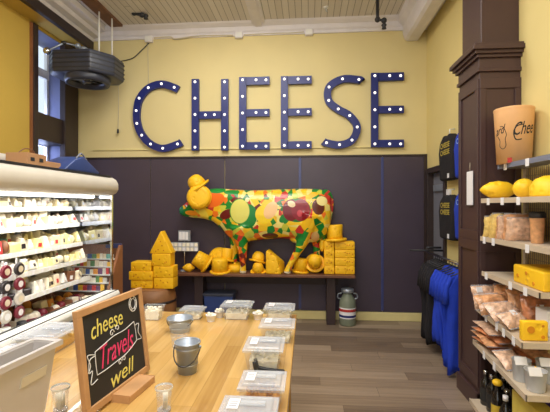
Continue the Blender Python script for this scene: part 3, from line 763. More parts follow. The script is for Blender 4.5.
MB().box(-1.752, -1.744, cy0, cy1-.005, .818, .824).build('lip_strip', 'black', cool)
MB().box(-1.862, -1.852, cy0, cy1-.005, .814, .822).build('lip_strip', 'black', cool)
MB().box(-1.725, -1.715, cy0, cy1-.005, .742, .752).build('lip_strip', 'black', cool)
MB().tube([(-1.93, cy0+.1, 1.675), (-1.93, cy1-.1, 1.675)], .014).build('lamp_tube', 'lampglow', cool)
shelves = [(1.58, -2.16), (1.435, -2.09), (1.26, -2.06), (1.115, -2.02), (.95, -1.99)]
for z, x in shelves:
    s_ = MB().box(-2.66, x, cy0+.05, cy1-.06, z-.022, z-.006).build('shelf', 'coolerin', cool)
    MB().box(x, x+.008, cy0+.05, cy1-.06, z-.03, z+.006).build('price_rail', 'white', s_)
    cb_ = MB()
    r = random.Random(int(z*100))
    yy = 1.9
    while yy < cy1-.15:
        cb_.box(x+.008, x+.0095, yy, yy+.03, z-.026, z+.002); yy += r.uniform(.06, .12)
    cb_.build('price_tag', 'tag', s_)['kind'] = 'stuff'
for y in (2.45, 3.44):
    MB().box(-2.66, -2.64, y, y+.02, .72, 1.68).build('upright', 'coolerin', cool)
MB().box(-2.3, -2.28, cy1-.2, cy1-.18, 1.28, 1.56).build('post', 'coolerin', cool)
MB().prism([(-2.66, 1.24), (-2.66, 1.69), (-1.80, 1.69), (-1.80, 1.24)], 'y', cy1-.035, cy1-.02).build('end_mirror', 'mirror', cool)
MB().prism([(-2.66, .72), (-2.66, 1.24), (-1.80, 1.24), (-1.79, .80), (-1.85, .72)], 'y', cy1-.035, cy1-.022).build('end_glass', 'glass', cool)
MB().box(-1.80, -1.785, cy1-.04, cy1-.015, .8, 1.69).build('end_post', 'chrome', cool)

# products
def mcol(name, c, r=.4): 
    if name not in M_: M_[name] = mat(name, c, r, var=.12, scale=20)
    return name
cream = [mcol('pk white', srgb(238, 232, 216)), mcol('pk cream', srgb(236, 220, 178)), mcol('pk ivory', srgb(226, 214, 190)), mcol('pk pale', srgb(214, 208, 200))]
yell = [mcol('pk yellow', srgb(240, 190, 60)), mcol('pk orange', srgb(228, 150, 50)), mcol('pk butter', srgb(238, 224, 160))]
darkc = [mcol('pk maroon', srgb(120, 30, 50)), mcol('pk brown', srgb(120, 76, 50)), mcol('pk charcoal', srgb(50, 44, 48)), mcol('pk violet', srgb(110, 70, 110))]
teal = [mcol('pk teal', srgb(110, 180, 170)), mcol('pk red', srgb(200, 60, 60)), mcol('pk blue', srgb(70, 100, 170)), mcol('pk green', srgb(90, 140, 80))]
def item(kind, x, y, z, w, d, h, m, rz, label, cat, group):
    """one package: w along the shelf edge (y), d into the case, h up"""
    mb = MB(); mb.M = Matrix.Translation((x, y, z+.002)) @ Matrix.Rotation(rz, 4, 'Z')
    if kind in ('wedge', 'block', 'pouch'): mb.M = mb.M @ Matrix.Rotation(rnd.uniform(-.16, .16), 4, 'X') @ Matrix.Rotation(rnd.uniform(-.35, .05), 4, 'Y')
    if kind == 'wedge':
        mb.prism([(-w/2, 0), (w/2, 0), (w*.1, h), (-w*.15, h)], 'x', -d/2, d/2); nm = 'cheese_wedge'; bv = .006
    elif kind == 'block':
        mb.box(-d/2, d/2, -w/2, w/2, 0, h); nm = 'cheese_block'; bv = .008
    elif kind == 'pouch':
        mb.ball((0, 0, h*.5), d*.5, w*.5, h*.5, 12, 6); nm = 'snack_pouch'; bv = 0
    elif kind == 'round':
        mb.lathe([(w*.46, 0), (w*.5, h*.2), (w*.5, h*.8), (w*.44, h)], n=16); nm = 'round_cheese'; bv = 0
    elif kind == 'jar':
        mb.lathe([(w*.42, 0), (w*.46, .01), (w*.46, h*.7), (w*.36, h*.8)], n=14); nm = 'jar'; bv = 0
    o = mb.build(nm, m, None, bevel=bv)
    tag(o, label, cat, group)
    if kind == 'jar':
        l = MB(); l.M = mb.M; l.lathe([(w*.4, h*.78), (w*.42, h*.8), (w*.42, h), (w*.38, h)], n=14).build('lid', 'black' if 'charcoal' in m else 'white', o)
        l = MB(); l.M = mb.M; l.lathe([(w*.47, h*.2), (w*.47, h*.6)], n=14, cap=False).build('paper_label', 'tag', o)
    if kind in ('block', 'wedge') and h > .06:
        l = MB(); l.M = mb.M; l.box(d/2-.001, d/2+.001, -w*.18, w*.18, h*.25, h*.6).build('sticker', random.choice(['tag', 'tag', 'tag', 'pk charcoal', 'pk red', 'pk butter']), o)
    return o
names = ['top', 'second', 'third', 'fourth', 'fifth']
KN = {'wedge': 'wrapped cheese wedge', 'block': 'wrapped cheese block', 'pouch': 'plump plastic pouch', 'round': 'round boxed cheese', 'jar': 'lidded jar'}
CN = {}
for nme in cream: CN[nme] = 'pale'
for nme in yell: CN[nme] = 'yellow orange'
for nme in darkc: CN[nme] = 'dark'
for nme in teal: CN[nme] = 'brightly coloured'
rnd = random.Random(11)
def put(kind, x, y, z, w, d, h, m, rz, where):
    lab = f'{CN[m]} {KN[kind]} {where}'
    item(kind, x, y, z, w, d, h, m, rz, lab, {'wedge': 'cheese', 'block': 'cheese', 'round': 'cheese', 'pouch': 'pouch', 'jar': 'jar'}[kind], f'{CN[m]} {KN[kind]}s {where}')
for si, (z, xe) in enumerate(shelves):
    gap = [.10, .125, .145, .12, .135][si]
    for depth in (0, 1, 2):
        y = 2.15
        while y < cy1-.11:
            w = rnd.uniform(.05, .095); d = rnd.uniform(.06, .10)
            h = gap*rnd.uniform(.7, 1.05)*(.72, .92, 1.0)[depth]
            left = y < 2.75
            if si == 0: pal = yell if y < 2.72 and rnd.random() < .8 else cream
            elif si == 1: pal = cream if rnd.random() < .96 else yell[2:]
            elif si == 2: pal = (teal if y < 2.72 and rnd.random() < .5 else (darkc if y < 2.6 else cream + yell[2:]))
            elif si == 3: pal = (cream+darkc[:1]) if y < 2.7 else cream + yell[2:]
            else: pal = (darkc[1:]+cream*2) if left else cream*2+yell[2:]+darkc[1:2]
            m = rnd.choice(pal)
            kd = rnd.choice(['wedge', 'block', 'pouch', 'wedge'])
            if si >= 3 and left: kd = rnd.choice(['jar', 'jar', 'round', 'pouch'])
            if m in teal: kd = 'block'
            if kd == 'round': h *= .5
            if kd == 'jar': w = .07; h = gap*.8
            put(kd, xe-.05-depth*.11+rnd.uniform(-.01, .01), y+w/2, z-.006, w, d, h, m, rnd.uniform(-.5, .5), f'on the {names[si]} shelf of the cooler')
            y += w+.006
# bottom deck of the cooler: rows getting shorter towards the lip
for rw_i, x in enumerate((-1.94, -2.04, -2.14, -2.25, -2.37)):
    y = 1.95
    while y < cy1-.12:
        w = rnd.uniform(.045, .08)
        if rw_i == 0 and y < 2.65: m = rnd.choice(darkc+cream); kd = rnd.choice(['jar', 'round', 'pouch'])
        elif rw_i >= 2: m = rnd.choice(['pk brown', 'pk orange', 'pk brown', 'pk cream']); kd = rnd.choice(['round', 'pouch', 'block'])
        else: m = rnd.choice(['pk brown', 'pk cream', 'pk ivory', 'pk white', 'pk brown', 'pk maroon']); kd = rnd.choice(['block', 'pouch', 'wedge'])
        h = .04+.022*rw_i+rnd.uniform(0, .03)
        if kd == 'round': h = min(h, .06)
        if kd == 'jar': w = .07; h = .085
        put(kd, x, y+w/2, .722, w, .085, h, m, rnd.uniform(-.3, .3), 'on the bottom deck of the cooler')
        y += w+.008

# rack of small colourful packs beyond the cooler end
ra = thing('brochure_rack', 'wooden sided tiered rack of colourful packs past the end of the cooler', 'rack', (-2.1, 3.7, 0))
xr = -1.865; xl = -2.62
for x, nm in ((xr, 'side_panel'), (xl, 'side_panel')):
    MB().prism([(3.60, 0), (3.88, 0), (3.88, 1.20), (3.83, 1.20), (3.60, .80)], 'x', x-.012, x+.012).build(nm, 'rackwood', ra, bevel=.003)
MB().box(xl, xr, 3.87, 3.885, 0, 1.20).build('back_panel', 'rackwood', ra)
tiers = [(.79, 3.615), (.86, 3.66), (.93, 3.705), (1.00, 3.75), (1.07, 3.795)]
for z, y in tiers:
    MB().box(xl+.012, xr-.012, y, y+.044, z-.01, z).build('tier_shelf', 'coolerin', ra)
MB().box(-2.02, xr+.01, 3.855, 3.865, 1.17, 1.215).build('header_card', 'seam', ra)
tcol = teal+yell[:2]+darkc[3:]+[cream[0]]+teal[2:3]
for ti, (z, y) in enumerate(tiers):
    x = xr-.05
    while x > xl+.05:
        w = rnd.uniform(.028, .05); m = rnd.choice(tcol+cream*2)
        put_l = f'small {CN[m]} pack on tier {("one", "two", "three", "four", "five")[ti]} of the wooden sided rack'
        o = MB().box(x-w, x-.004, y+.014, y+.028, z, z+rnd.uniform(.04, .058)).build('small_pack', m); tag(o, put_l.replace('tier one', 'the lowest tier').replace('tier two', 'the second tier').replace('tier three', 'the middle tier').replace('tier four', 'the fourth tier').replace('tier five', 'the top tier'), 'pack', f'{CN[m]} packs on one rack tier {("lowest","second","middle","fourth","top")[ti]}')
        x -= w
# packs clipped in front of the shelves at the left photo edge
hd = [('pk maroon', 1.17), ('pk charcoal', 1.07), ('pk maroon', .97), ('pk pale', .88)]
for ci, (yy, where) in enumerate(((2.42, 'outer'), (2.54, 'inner'))):
    cs_t = thing('clip_strip', f'{where} strip of round packs hanging in front of the cooler shelves at the photo edge', 'clip strip', (-1.955, yy, .82))
    MB().box(-1.957, -1.953, yy-.008, yy+.008, .82, 1.24).build('strip', 'tag', cs_t)
    for hi, (m, z) in enumerate(hd):
        m = hd[(hi+ci) % 4][0]
        o = MB().lathe([(.038, -.012), (.045, 0), (.038, .012)], (-1.935, yy, z), Matrix.Rotation(R(90), 3, 'Y'), 18).build('round_pack', m)
        tag(o, f'{CN[m]} round pack, {("topmost", "second", "third", "lowest")[hi]} on the {where} strip hanging from the cooler shelf', 'pack')
        MB().lathe([(.022, -.001), (.022, .001)], (-1.922, yy, z), Matrix.Rotation(R(90), 3, 'Y'), 14).build('round_label', 'tag' if hi % 2 else 'pk ivory', o)
# things on top of the canopy
zc = 1.875
p = P(18, 160, X=-2.1)
t = thing('paper_roll', 'white paper roll lying on top of the cooler canopy at far left', 'roll', (-2.15, p.y-.2, zc))
MB().tube([(-2.15, p.y-.42, zc+.045), (-2.15, p.y+.02, zc+.045)], .045, 16).build('roll', 'canopy', t)
MB().tube([(-2.15, p.y-.46, zc+.045), (-2.15, p.y-.42, zc+.045)], .018, 12).build('roll_core', 'cardboard', t)
yb = P(22, 155, X=-2.0).y
t = thing('handled_box', 'brown cardboard box with two dark hand holes on the cooler canopy', 'box', (-1.98, yb+.02, zc))
MB().box(-2.06, -1.9, yb-.08, yb+.12, zc, zc+.085).build('box_body', 'cardboard', t, bevel=.004)
for dy in (-.03, .06): MB().box(-1.9, -1.898, yb+dy-.02, yb+dy+.02, zc+.03, zc+.055).build('hand_hole', 'black', t)
MB().tube(catmull([(-1.98, yb-.06, zc+.085), (-1.98, yb, zc+.12), (-1.98, yb+.08, zc+.12), (-1.98, yb+.11, zc+.085)], 5), .004).build('wire_handle', 'plank', t)
y2 = P(40, 163, X=-2.0).y
tag(MB().box(-2.1, -1.92, y2-.12, y2+.13, zc, zc+.05).build('cardboard_tray', 'cardboard', None, bevel=.004), 'low brown cardboard tray on the canopy between the box and the blue bag', 'tray')
y3 = P(72, 163, X=-1.95).y
t = thing('blue_bag', 'shiny blue vinyl bag slumped on top of the cooler canopy', 'bag', (-1.97, y3, zc))
v = MB(); v.prism([(y3-.24, zc), (y3-.1, zc+.09), (y3+.02, zc+.13), (y3+.12, zc+.085), (y3+.27, zc+.02), (y3+.27, zc)], 'x', -2.08, -1.86); v.build('bag_body', 'bluebag', t, bevel=.03, seg=4)
MB().tube(catmull([(-1.88, y3-.06, zc+.1), (-1.87, y3, zc+.15), (-1.88, y3+.1, zc+.1)], 5), .007).build('strap', 'grey', t)

# ------------------------------------------------------------------ table
TZ = .80; tx0, tx1, ty0, ty1 = -1.52, -.08, .55, 2.93
t = thing('butcher_block_table', 'long pale butcher block table in the foreground', 'table', ((tx0+tx1)/2, 1.7, 0))
MB().box(tx0, tx1, ty0, ty1, TZ-.045, TZ).build('tabletop', 'table', t, bevel=.005)
for x in (tx0+.08, tx1-.08):
    for y in (ty0+.08, ty1-.08): MB().box(x-.04, x+.04, y-.04, y+.04, 0, TZ-.045).build('leg', 'table', t, bevel=.004)
MB().box(tx0+.06, tx1-.06, ty1-.09, ty1-.07, TZ-.14, TZ-.045).box(tx0+.06, tx1-.06, ty0+.07, ty0+.09, TZ-.14, TZ-.045).box(tx0+.06, tx0+.08, ty0+.07, ty1-.07, TZ-.14, TZ-.045).box(tx1-.08, tx1-.06, ty0+.07, ty1-.07, TZ-.14, TZ-.045).build('apron', 'table', t)

def container(pl, pr, yback, yfront, h, label, contents=None, fill=.6, rz=0.0, lid=True, stag=True, clab=None):
    a = P((pl+pr)/2, yback, Z=TZ+h); b = P((pl+pr)/2, yfront, Z=TZ+h)
    w = abs(P(pr, (yback+yfront)/2, Z=TZ+h).x-P(pl, (yback+yfront)/2, Z=TZ+h).x); d = (a-b).length
    c = (a+b)/2
    t = thing('food_container', label, 'container', (c.x, c.y, TZ), rz)
    Mx = Matrix.Translation((c.x, c.y, TZ)) @ Matrix.Rotation(rz, 4, 'Z')
    m = MB(); m.M = Mx; bw, bd = w*.74, d*.74; tw, td = w*.92, d*.92
    m.frustum(bw, bd, tw, td, .001, h-.006, open_top=True)
    # rolled rim
    for (x0, x1, y0, y1) in ((-w/2, w/2, -d/2, -td/2), (-w/2, w/2, td/2, d/2), (-w/2, -tw/2, -td/2, td/2), (tw/2, w/2, -td/2, td/2)): m.box(x0, x1, y0, y1, h-.012, h-.006)
    m.build('tub', 'clear', t)
    if lid:
        l = MB(); l.M = Mx; l.box(-w/2*1.01, w/2*1.01, -d/2*1.01, d/2*1.01, h-.005, h+.001)
        l.frustum(w*.84, d*.80, w*.78, d*.74, h+.001, h+.010)
        lo = l.build('lid', 'lid', t, bevel=.004)
        hh = MB(); hh.M = Mx; hh.box(-w*.16, w*.30, -d*.10, d*.10, h+.010, h+.019); hh.build('lid_grip', 'lid', lo, bevel=.005)
        if stag:
            s_ = MB(); s_.M = Mx; s_.box(-w*.36, -w*.17, -d*.2, d*.22, h+.0102, h+.0112); so = s_.build('sticker', 'tag', lo)
            s2 = MB(); s2.M = Mx
            for k_ in range(3): s2.box(-w*.34, -w*.20, -d*.10+k_*d*.09, -d*.07+k_*d*.09, h+.0112, h+.0114)
            s2.build('sticker_print', 'grey', so)
    if contents:
        cm = MB(); cm.M = Mx; r = random.Random(int(pl*10))
        hz = h*fill
        nn = 90
        for _ in range(nn):
            z = r.uniform(.012, hz); kx = (bw+(tw-bw)*z/h)/2-.014; ky = (bd+(td-bd)*z/h)/2-.014
            s_ = r.uniform(.008, .014)
            cm.ball((r.uniform(-kx, kx), r.uniform(-ky, ky), z), s_, s_*r.uniform(.6, 1), s_*r.uniform(.6, 1), 6, 4, Matrix.Rotation(r.uniform(0, 3), 3, 'X'))
        cm.frustum(bw*.86, bd*.86, bw*.95, bd*.95, .004, hz*.75)
        o = cm.build('cheese_sample', contents); tag(o, clab, 'food', None, 'stuff')
    return t
container(219.5, 278, 396, 420, .10, 'nearest lidded container at the front right of the table', 'shred', .5, clab='yellow shredded cheese in the nearest lidded container')
container(240, 286, 370.5, 389.5, .10, 'lidded container of orange crackers behind the nearest one', 'cracker', .7, clab='orange crackers inside the second lidded container')
container(245, 284.5, 336.5, 351, .11, 'lidded container of pale curds with black tongs resting before it', 'curd', .6, clab='pale curds in the container behind the black tongs')
container(260, 295, 318, 327.5, .10, 'clear lidded container along the right table edge, fourth from the front', 'curd', .35, clab='few pale curds in the fourth container of the right edge')
container(264.5, 295, 303, 309.5, .085, 'lidded container at the far right corner of the table', 'curd', .7, clab='pale curds in the container at the far right table corner')
container(222, 253, 300.5, 306.5, .10, 'tall lidded container of curds at the middle of the far table edge', 'curd', .6, clab='pale curds in the container at the middle of the far edge')
container(181, 205, 306, 310.5, .07, 'clear container behind the galvanized bucket at the far table edge', 'curd', .6, stag=False, clab='pale curds in the container behind the galvanized buckets')
container(144, 163.5, 303, 306.5, .10, 'open clear container just right of the chalkboard top corner', 'curd', .85, lid=False, clab='white curds heaped in the open container beside the chalkboard')
container(30, 72, 323, 338, .10, 'clear container of yellow cheese left of the chalkboard behind the white bin', 'shred', .6, stag=False, clab='yellow cheese in the container left of the chalkboard')
container(-8, 26, 345, 362, .10, 'clear lidded container at the left photo edge beyond the white bin', 'curd', .5, clab='pale cheese in the container at the left photo edge')
# loose curds paper cups
def curdpile(px, py, w, label):
    p = P(px, py, Z=TZ); t = thing('sample_cup', label, 'cup', (p.x, p.y, TZ))
    MB().lathe([(w*.30, 0), (w*.42, .045), (w*.44, .045), (w*.42, .04)], p, cap=False).build('paper_cup', 'tag', t)
    MB().lathe([(w*.30, 0.001), (w*.30, .004)], p).build('cup_base', 'tag', t)
    cm = MB(); r = random.Random(px)
    for _ in range(26):
        a = r.uniform(0, 6.28); q = r.uniform(0, w*.26); cm.ball((p.x+q*math.cos(a), p.y+q*math.sin(a), TZ+r.uniform(.02, .055)), .012, .01, .009, 6, 4)
    tag(cm.build('popcorn_curd', 'curd'), 'puffed white curds in the '+label.split(' cup')[0].replace('small ', '')+' cup', 'food', None, 'stuff')
curdpile(211, 321, .085, 'small white paper cup on the far table edge left of the tall container')
curdpile(219.5, 317, .08, 'taller white paper cup touching the tall container at far edge')
curdpile(258, 319, .09, 'low white paper cup between two lidded containers at far edge')
# tongs
p = P(269, 371.5, Z=TZ+.01)
t = thing('tongs', 'black tongs lying between the two lidded containers on the right', 'tongs', (p.x, p.y, TZ))
for s_ in (-1, 1):
    MB().tube(catmull([(p.x-.068, p.y+s_*.018, TZ+.060), (p.x-.055, p.y+s_*.02, TZ+.022), (p.x, p.y+s_*.014, TZ+.012), (p.x+.065, p.y+s_*.003, TZ+.012)], 5), .0095).build('arm', 'black', t)
MB().ball((p.x+.065, p.y, TZ+.012), .011).build('pivot', 'black', t)

def bucket(px, ybase, w, h, label, mat_='steel', handle=True):
    p = P(px, ybase, Z=TZ); t = thing('metal_bucket', label, 'bucket', (p.x, p.y, TZ))
    r1 = w/2; r0 = r1*.74
    MB().lathe([(r0, 0), (r1*.98, h), (r1*1.05, h+.003), (r1*1.05, h-.006), (r1*.96, h-.004), (r0*.96, .006), (.001, .006)], p, n=32).build('pail', mat_, t)
    for zz in (h*.3, h*.82):
        rr = r0+(r1-r0)*zz/h+.0008
        MB().lathe([(rr, -.003), (rr+.002, 0), (rr, .003)], (p.x, p.y, TZ+zz), n=32, cap=False).build('ridge', mat_, t)
    if handle:
        pts = []
        for k_ in range(13):
            a = PI*k_/12
            pts.append((p.x+math.cos(a)*r1*1.08, p.y-math.sin(a)*h*.62*.8-.0, TZ+h*.85-math.sin(a)*h*.5))
        MB().tube(pts, .003, 6).build('handle', 'black', t)
        for s_ in (-1, 1): MB().ball((p.x+s_*r1*1.03, p.y, TZ+h*.85), .008).build('handle_lug', mat_, t)
bucket(187.5, 372, .118, .145, 'galvanized bucket with black wire handle in the middle of the table')
bucket(180, 331, .155, .085, 'wide shallow galvanized bucket at the far part of the table')
p = P(180, 347, Z=TZ)
t = thing('plastic_cup', 'clear plastic cup standing in front of the shallow galvanized bucket', 'cup', (p.x, p.y, TZ))
MB().lathe([(.042, 0), (.055, .08), (.057, .115), (.062, .118)], p, n=24, cap=False).build('cup_wall', 'clear', t)
MB().lathe([(.042, 0), (.042, .004)], p).build('cup_base', 'clear', t)
MB().lathe([(.044, .04), (.0445, .055)], p, cap=False).build('cup_ridge', 'lid', t)
# glasses with toothpicks
for px, lab in ((164, 'small ribbed glass of toothpicks right of the chalkboard foot'), (60.5, 'small ribbed glass between the white bin and the chalkboard')):
    p = P(px, 411, Z=TZ); t = thing('toothpick_glass', lab, 'glass', (p.x, p.y, TZ))
    MB().lathe([(.026, 0), (.028, .05), (.033, .095), (.031, .095), (.026, .05)], p, n=24, cap=False).build('glass', 'clear', t)
    MB().lathe([(.026, 0), (.026, .01)], p, n=24).build('glass_base', 'lid', t)
    MB().lathe([(.034, .088), (.035, .092), (.034, .096)], p, n=24, cap=False).build('rim', 'white', t)
    r = random.Random(px)
    tg = 'toothpicks standing in the '+('glass by the chalkboard foot' if px > 100 else 'glass beside the white bin'); tp = MB()
    for i in range(26):
        a = r.uniform(0, 6.28); q = r.uniform(0, .016); tp.tube([(p.x+q*math.cos(a), p.y+q*math.sin(a), TZ+.011), (p.x+1.3*q*math.cos(a+.5), p.y+1.3*q*math.sin(a+.5), TZ+.075)], .0015, 4)
    tag(tp.build('toothpicks', 'curd'), tg, 'toothpicks', None, 'stuff')

# white bin at lower left
ca = P(0, 371, Z=1.13); cb = P(61, 341, Z=1.13)
b0 = camw(-.62*1.0, 1.02, TZ)
q1 = P(61, 341, Z=1.15); q0 = P(-2, 371, Z=1.15)
ax = (q1-q0); ax.z = 0; axn = ax.normalized(); pn = Vector((-axn.y, axn.x, 0))
t = thing('white_bin', 'milky white tapered plastic bin in the near left corner', 'bin', tuple((q0+q1)/2+pn*.12-Vector((0, 0, .35))))
def ring(e, z, back):
    A = q1 - axn*e; B = q0 - axn*.14 + axn*e
    A = A + pn*e*.6; B = B + pn*e*.6
    return [Vector((A.x, A.y, z)), Vector((B.x, B.y, z)), Vector((B.x+pn.x*back, B.y+pn.y*back, z)), Vector((A.x+pn.x*back, A.y+pn.y*back, z))]
m = MB(); z0 = .8
rt = ring(.012, 1.15, .085); rb_ = ring(.06, z0+.002, .06); ri = ring(.018, 1.15, .075); rib = ring(.066, z0+.01, .05)
m.add(rb_+rt+ri+rib, [(3,2,1,0)]+[(i, (i+1) % 4, 4+(i+1) % 4, 4+i) for i in range(4)]+[(4+i, 4+(i+1) % 4, 8+(i+1) % 4, 8+i) for i in range(4)]+[(8+i, 8+(i+1) % 4, 12+(i+1) % 4, 12+i) for i in range(4)]+[(12, 13, 14, 15)])
m.build('bin_body', 'bin', t)
ro = ring(-.006, 1.155, .108); rl = ring(-.006, 1.138, .108); ru = ring(.016, 1.155, .08); rul = ring(.016, 1.138, .08)
m = MB(); m.add(rl+ro+ru+rul, [(i, (i+1) % 4, 4+(i+1) % 4, 4+i) for i in range(4)]+[(4+i, 4+(i+1) % 4, 8+(i+1) % 4, 8+i) for i in range(4)]+[(8+i, 8+(i+1) % 4, 12+(i+1) % 4, 12+i) for i in range(4)]+[(12+i, 12+(i+1) % 4, (i+1) % 4, i) for i in range(4)]); m.build('rim', 'bin', t)
def bf(s, z): # point on the front face, s along the length from q1
    e = .012+(1.15-z)/.35*.048
    p = q1 - axn*(e+s) + pn*(e*.6-.003); return Vector((p.x, p.y, z))
m = MB(); f4 = [bf(.03, 1.09), bf(.13, 1.09), bf(.13, 1.06), bf(.03, 1.06)]; m.add(f4+[p+pn*.004 for p in f4], [(0,1,2,3), (4,5,6,7), (0,1,5,4), (1,2,6,5), (2,3,7,6), (3,0,4,7)]); m.build('moulded_grip', 'canopy', t)

# ------------------------------------------------------------------ chalkboard
B0 = camw(-.606, 1.916, TZ+.012)
D = (camw(.208, .978, 0)-camw(0, 0, 0)).normalized()       # reading direction, near to far
nh = Vector((D.y, -D.x, 0))                                  # faces right, towards the camera
tl = R(6.5); U = (Vector((0, 0, 1))*math.cos(tl) - nh*math.sin(tl)); Nn = D.cross(U); Nn = -Nn if Nn.dot(nh) < 0 else Nn
W, H = .452, .394
def bp_(s, v, n=0): # s from left(near)=0 to right=W, v up
    return B0 + D*(s-W) + U*v + Nn*n
ct_ = B0 + D*(-W/2)
cbd = thing('chalkboard_sign', 'wood framed chalkboard reading cheese travels well, propped on the table', 'sign', (ct_.x, ct_.y, TZ))
def slab(mb, s0, s1, v0, v1, n0, n1):
    vs = [bp_(s, v, n) for n in (n0, n1) for v in (v0, v1) for s in (s0, s1)]
    return mb.add(vs, [(0,2,3,1),(4,5,7,6),(0,1,5,4),(2,6,7,3),(0,4,6,2),(1,3,7,5)])
slab(MB(), .01, W-.01, .01, H-.01, -.006, .002).build('chalk_panel', 'chalkboard', cbd)
fw_ = .027
slab(MB(), 0, W, H-fw_, H, -.012, .010).build('frame_rail', 'frame', cbd, bevel=.002)
slab(MB(), 0, W, 0, fw_, -.012, .010).build('frame_rail', 'frame', cbd, bevel=.002)
slab(MB(), 0, fw_, fw_, H-fw_, -.012, .010).build('frame_rail', 'frame', cbd, bevel=.002)
slab(MB(), W-fw_, W, fw_, H-fw_, -.012, .010).build('frame_rail', 'frame', cbd, bevel=.002)
# foot ledge, board slotted into it
fb = MB(); e0 = B0+D*(-.30); e1 = B0+D*(-.10); 
vs = []
for e in (e0, e1):
    for nn_, z in ((-.06, TZ), (.085, TZ), (.085, TZ+.03), (-.06, TZ+.03)): vs.append(Vector((e.x+nh.x*nn_, e.y+nh.y*nn_, z)))
fb.add(vs, [(0,1,2,3), (7,6,5,4)]+[(i, (i+1) % 4, 4+(i+1) % 4, 4+i) for i in range(4)])
fb.build('foot_block', 'frame', cbd, bevel=.003)
def chalk_text(txt, s0, s1, v0, v1, m, name, shear=0, bold=.012, arc=0, rise=0):
    mb = MB(); add_text(mb, txt, lambda a, b: bp_(s0+(s1-s0)*a, v0+(v1-v0)*b+arc*math.sin(PI*a)+rise*a, .0035), shear, bold)
    o = mb.build(name, m, cbd); 
    sd = o.modifiers.new('s', 'SOLIDIFY'); sd.thickness = .0012
    return o
chalk_text('cheese', .075, .285, .262, .330, 'chalk_y', 'lettering_cheese', .15, -.002, .008, .004)
chalk_text('Travels', .115, .350, .135, .222, 'chalk_p', 'lettering_travels', .35, -.004, .006, .008)
chalk_text('well', .165, .335, .036, .098, 'chalk_y', 'lettering_well', .2, -.004, .0, .012)
def chalk_line(pts, r=.0017, name='banner_line', m='chalk_w'):
    MB().tube([bp_(s, v, .004) for s, v in catmull(pts, 6)], r, 5).build(name, m, cbd)
chalk_line([(.085, .215), (.14, .225), (.21, .238), (.29, .240), (.365, .255)])
chalk_line([(.085, .125), (.14, .125), (.21, .130), (.29, .138), (.372, .165)])
chalk_line([(.085, .215), (.083, .17), (.085, .125)]); chalk_line([(.365, .255), (.372, .21), (.372, .165)])
chalk_line([(.085, .200), (.050, .195), (.040, .150), (.060, .150), (.045, .105), (.085, .110)]); chalk_line([(.083, .205), (.04, .215), (.052, .175), (.035, .15)])
chalk_line([(.372, .235), (.402, .235), (.392, .20), (.412, .165), (.378, .168)])
import itertools
def spiral(cs, cv, r, d=1, turns=1.3): return [(cs+d*r*(1-t_/14)*math.cos(t_*turns*2*PI/14), cv+r*(1-t_/14)*math.sin(t_*turns*2*PI/14)) for t_ in range(12)]
for q in ((.20, .253, .016, 1), (.24, .262, .014, -1), (.235, .118, .014, 1), (.265, .122, .012, -1)): chalk_line(spiral(*q), .0018, 'flourish')
# cheese wheel doodle
cs_, cv_ = .372, .335
chalk_line([(cs_+.030*math.cos(a_), cv_+.034*math.sin(a_)) for a_ in [2*PI*i/16 for i in range(17)]], .002, 'wheel_doodle')
chalk_line([(cs_+.020*math.cos(a_), cv_+.023*math.sin(a_)) for a_ in [2*PI*i/12 for i in range(13)]], .0018, 'wheel_doodle')
for a_ in (0.3, 1.2, 2.1, 3.1, 4.2, 5.2): chalk_line([(cs_+.020*math.cos(a_), cv_+.023*math.sin(a_)), (cs_+.030*math.cos(a_), cv_+.034*math.sin(a_))], .0018, 'wheel_doodle')

# ------------------------------------------------------------------ shirts
def wall_shirt(y0, y1, z0, z1, m, mp, label, txt, x=RW-.06):
    yc = (y0+y1)/2; w = abs(y1-y0); t = thing('display_shirt', label, 'shirt', (x, yc, z0))
    h = z1-z0
    # outline seen from the room: s from -.5 (near) to .5 (far)
    ol = [(-.42, 0), (.42, 0), (.47, .45), (.50, .62), (.40, .86), (.16, 1), (.08, .96), (-.08, .96), (-.16, 1), (-.40, .86), (-.50, .62), (-.47, .45)]
    poly = [(yc+s*w, z0+v*h) for s, v in ol]
    MB().prism(poly, 'x', x-.05, x+.055).build('shirt_body', m, t, bevel=.03, seg=4)
    MB().tube([(x, yc, z1-.02), (x, yc, z1+.05), (RW-.005, yc, z1+.055)], .007).build('hook', 'white', t)
    MB().box(x-.056, x-.052, yc-.17*w-.05, yc-.17*w, z0+.02, z0+.07).build('size_sticker', 'tag', t)
    mb = MB()
    for i, s in enumerate(txt):
        zt_ = z0+h*(.70-.15*i)
        add_text(mb, s, lambda a, b: (x-.054, yc+w*.30-w*.6*a, zt_+h*.11*b), 0, .01)
    mb.build('print', mp, t)
def yat(px, X): return P(px, 200, X=X).y
X_ = RW-.06
ya, yb_ = yat(453, X_-.05), yat(438, X_-.05)
z = lambda px, py: P(px, py, X=X_-.05).z
wall_shirt(ya, yb_, z(447, 180), z(447, 133), 'black_shirt', 'print_y', 'upper black shirt with yellow lettering hung on the wall by the pillar', ['CHEESE', 'CHEESE'])
wall_shirt(ya, yb_, z(447, 240), z(447, 194), 'black_shirt', 'print_y', 'lower black shirt with yellow lettering hung on the wall by the pillar', ['CHEESE', 'CHEESE'])
ya2 = ya+.0; 
wall_shirt(ya2-.5, ya2, z(458, 178), z(458, 129), 'blue_shirt', 'print_b', 'upper blue shirt half hidden by the dark pillar', ['CHEESE'])
wall_shirt(ya2-.5, ya2, z(458, 240), z(458, 190), 'blue_shirt', 'print_b', 'lower blue shirt half hidden by the dark pillar', ['CHEESE'])
tag(MB().box(RW-.012, RW, yat(449, RW)-.08, yat(449, RW)+.06, z(449, 196), z(449, 188)).build('wall_card', 'tag'), 'white card on the wall above the lower black shirt', 'card')
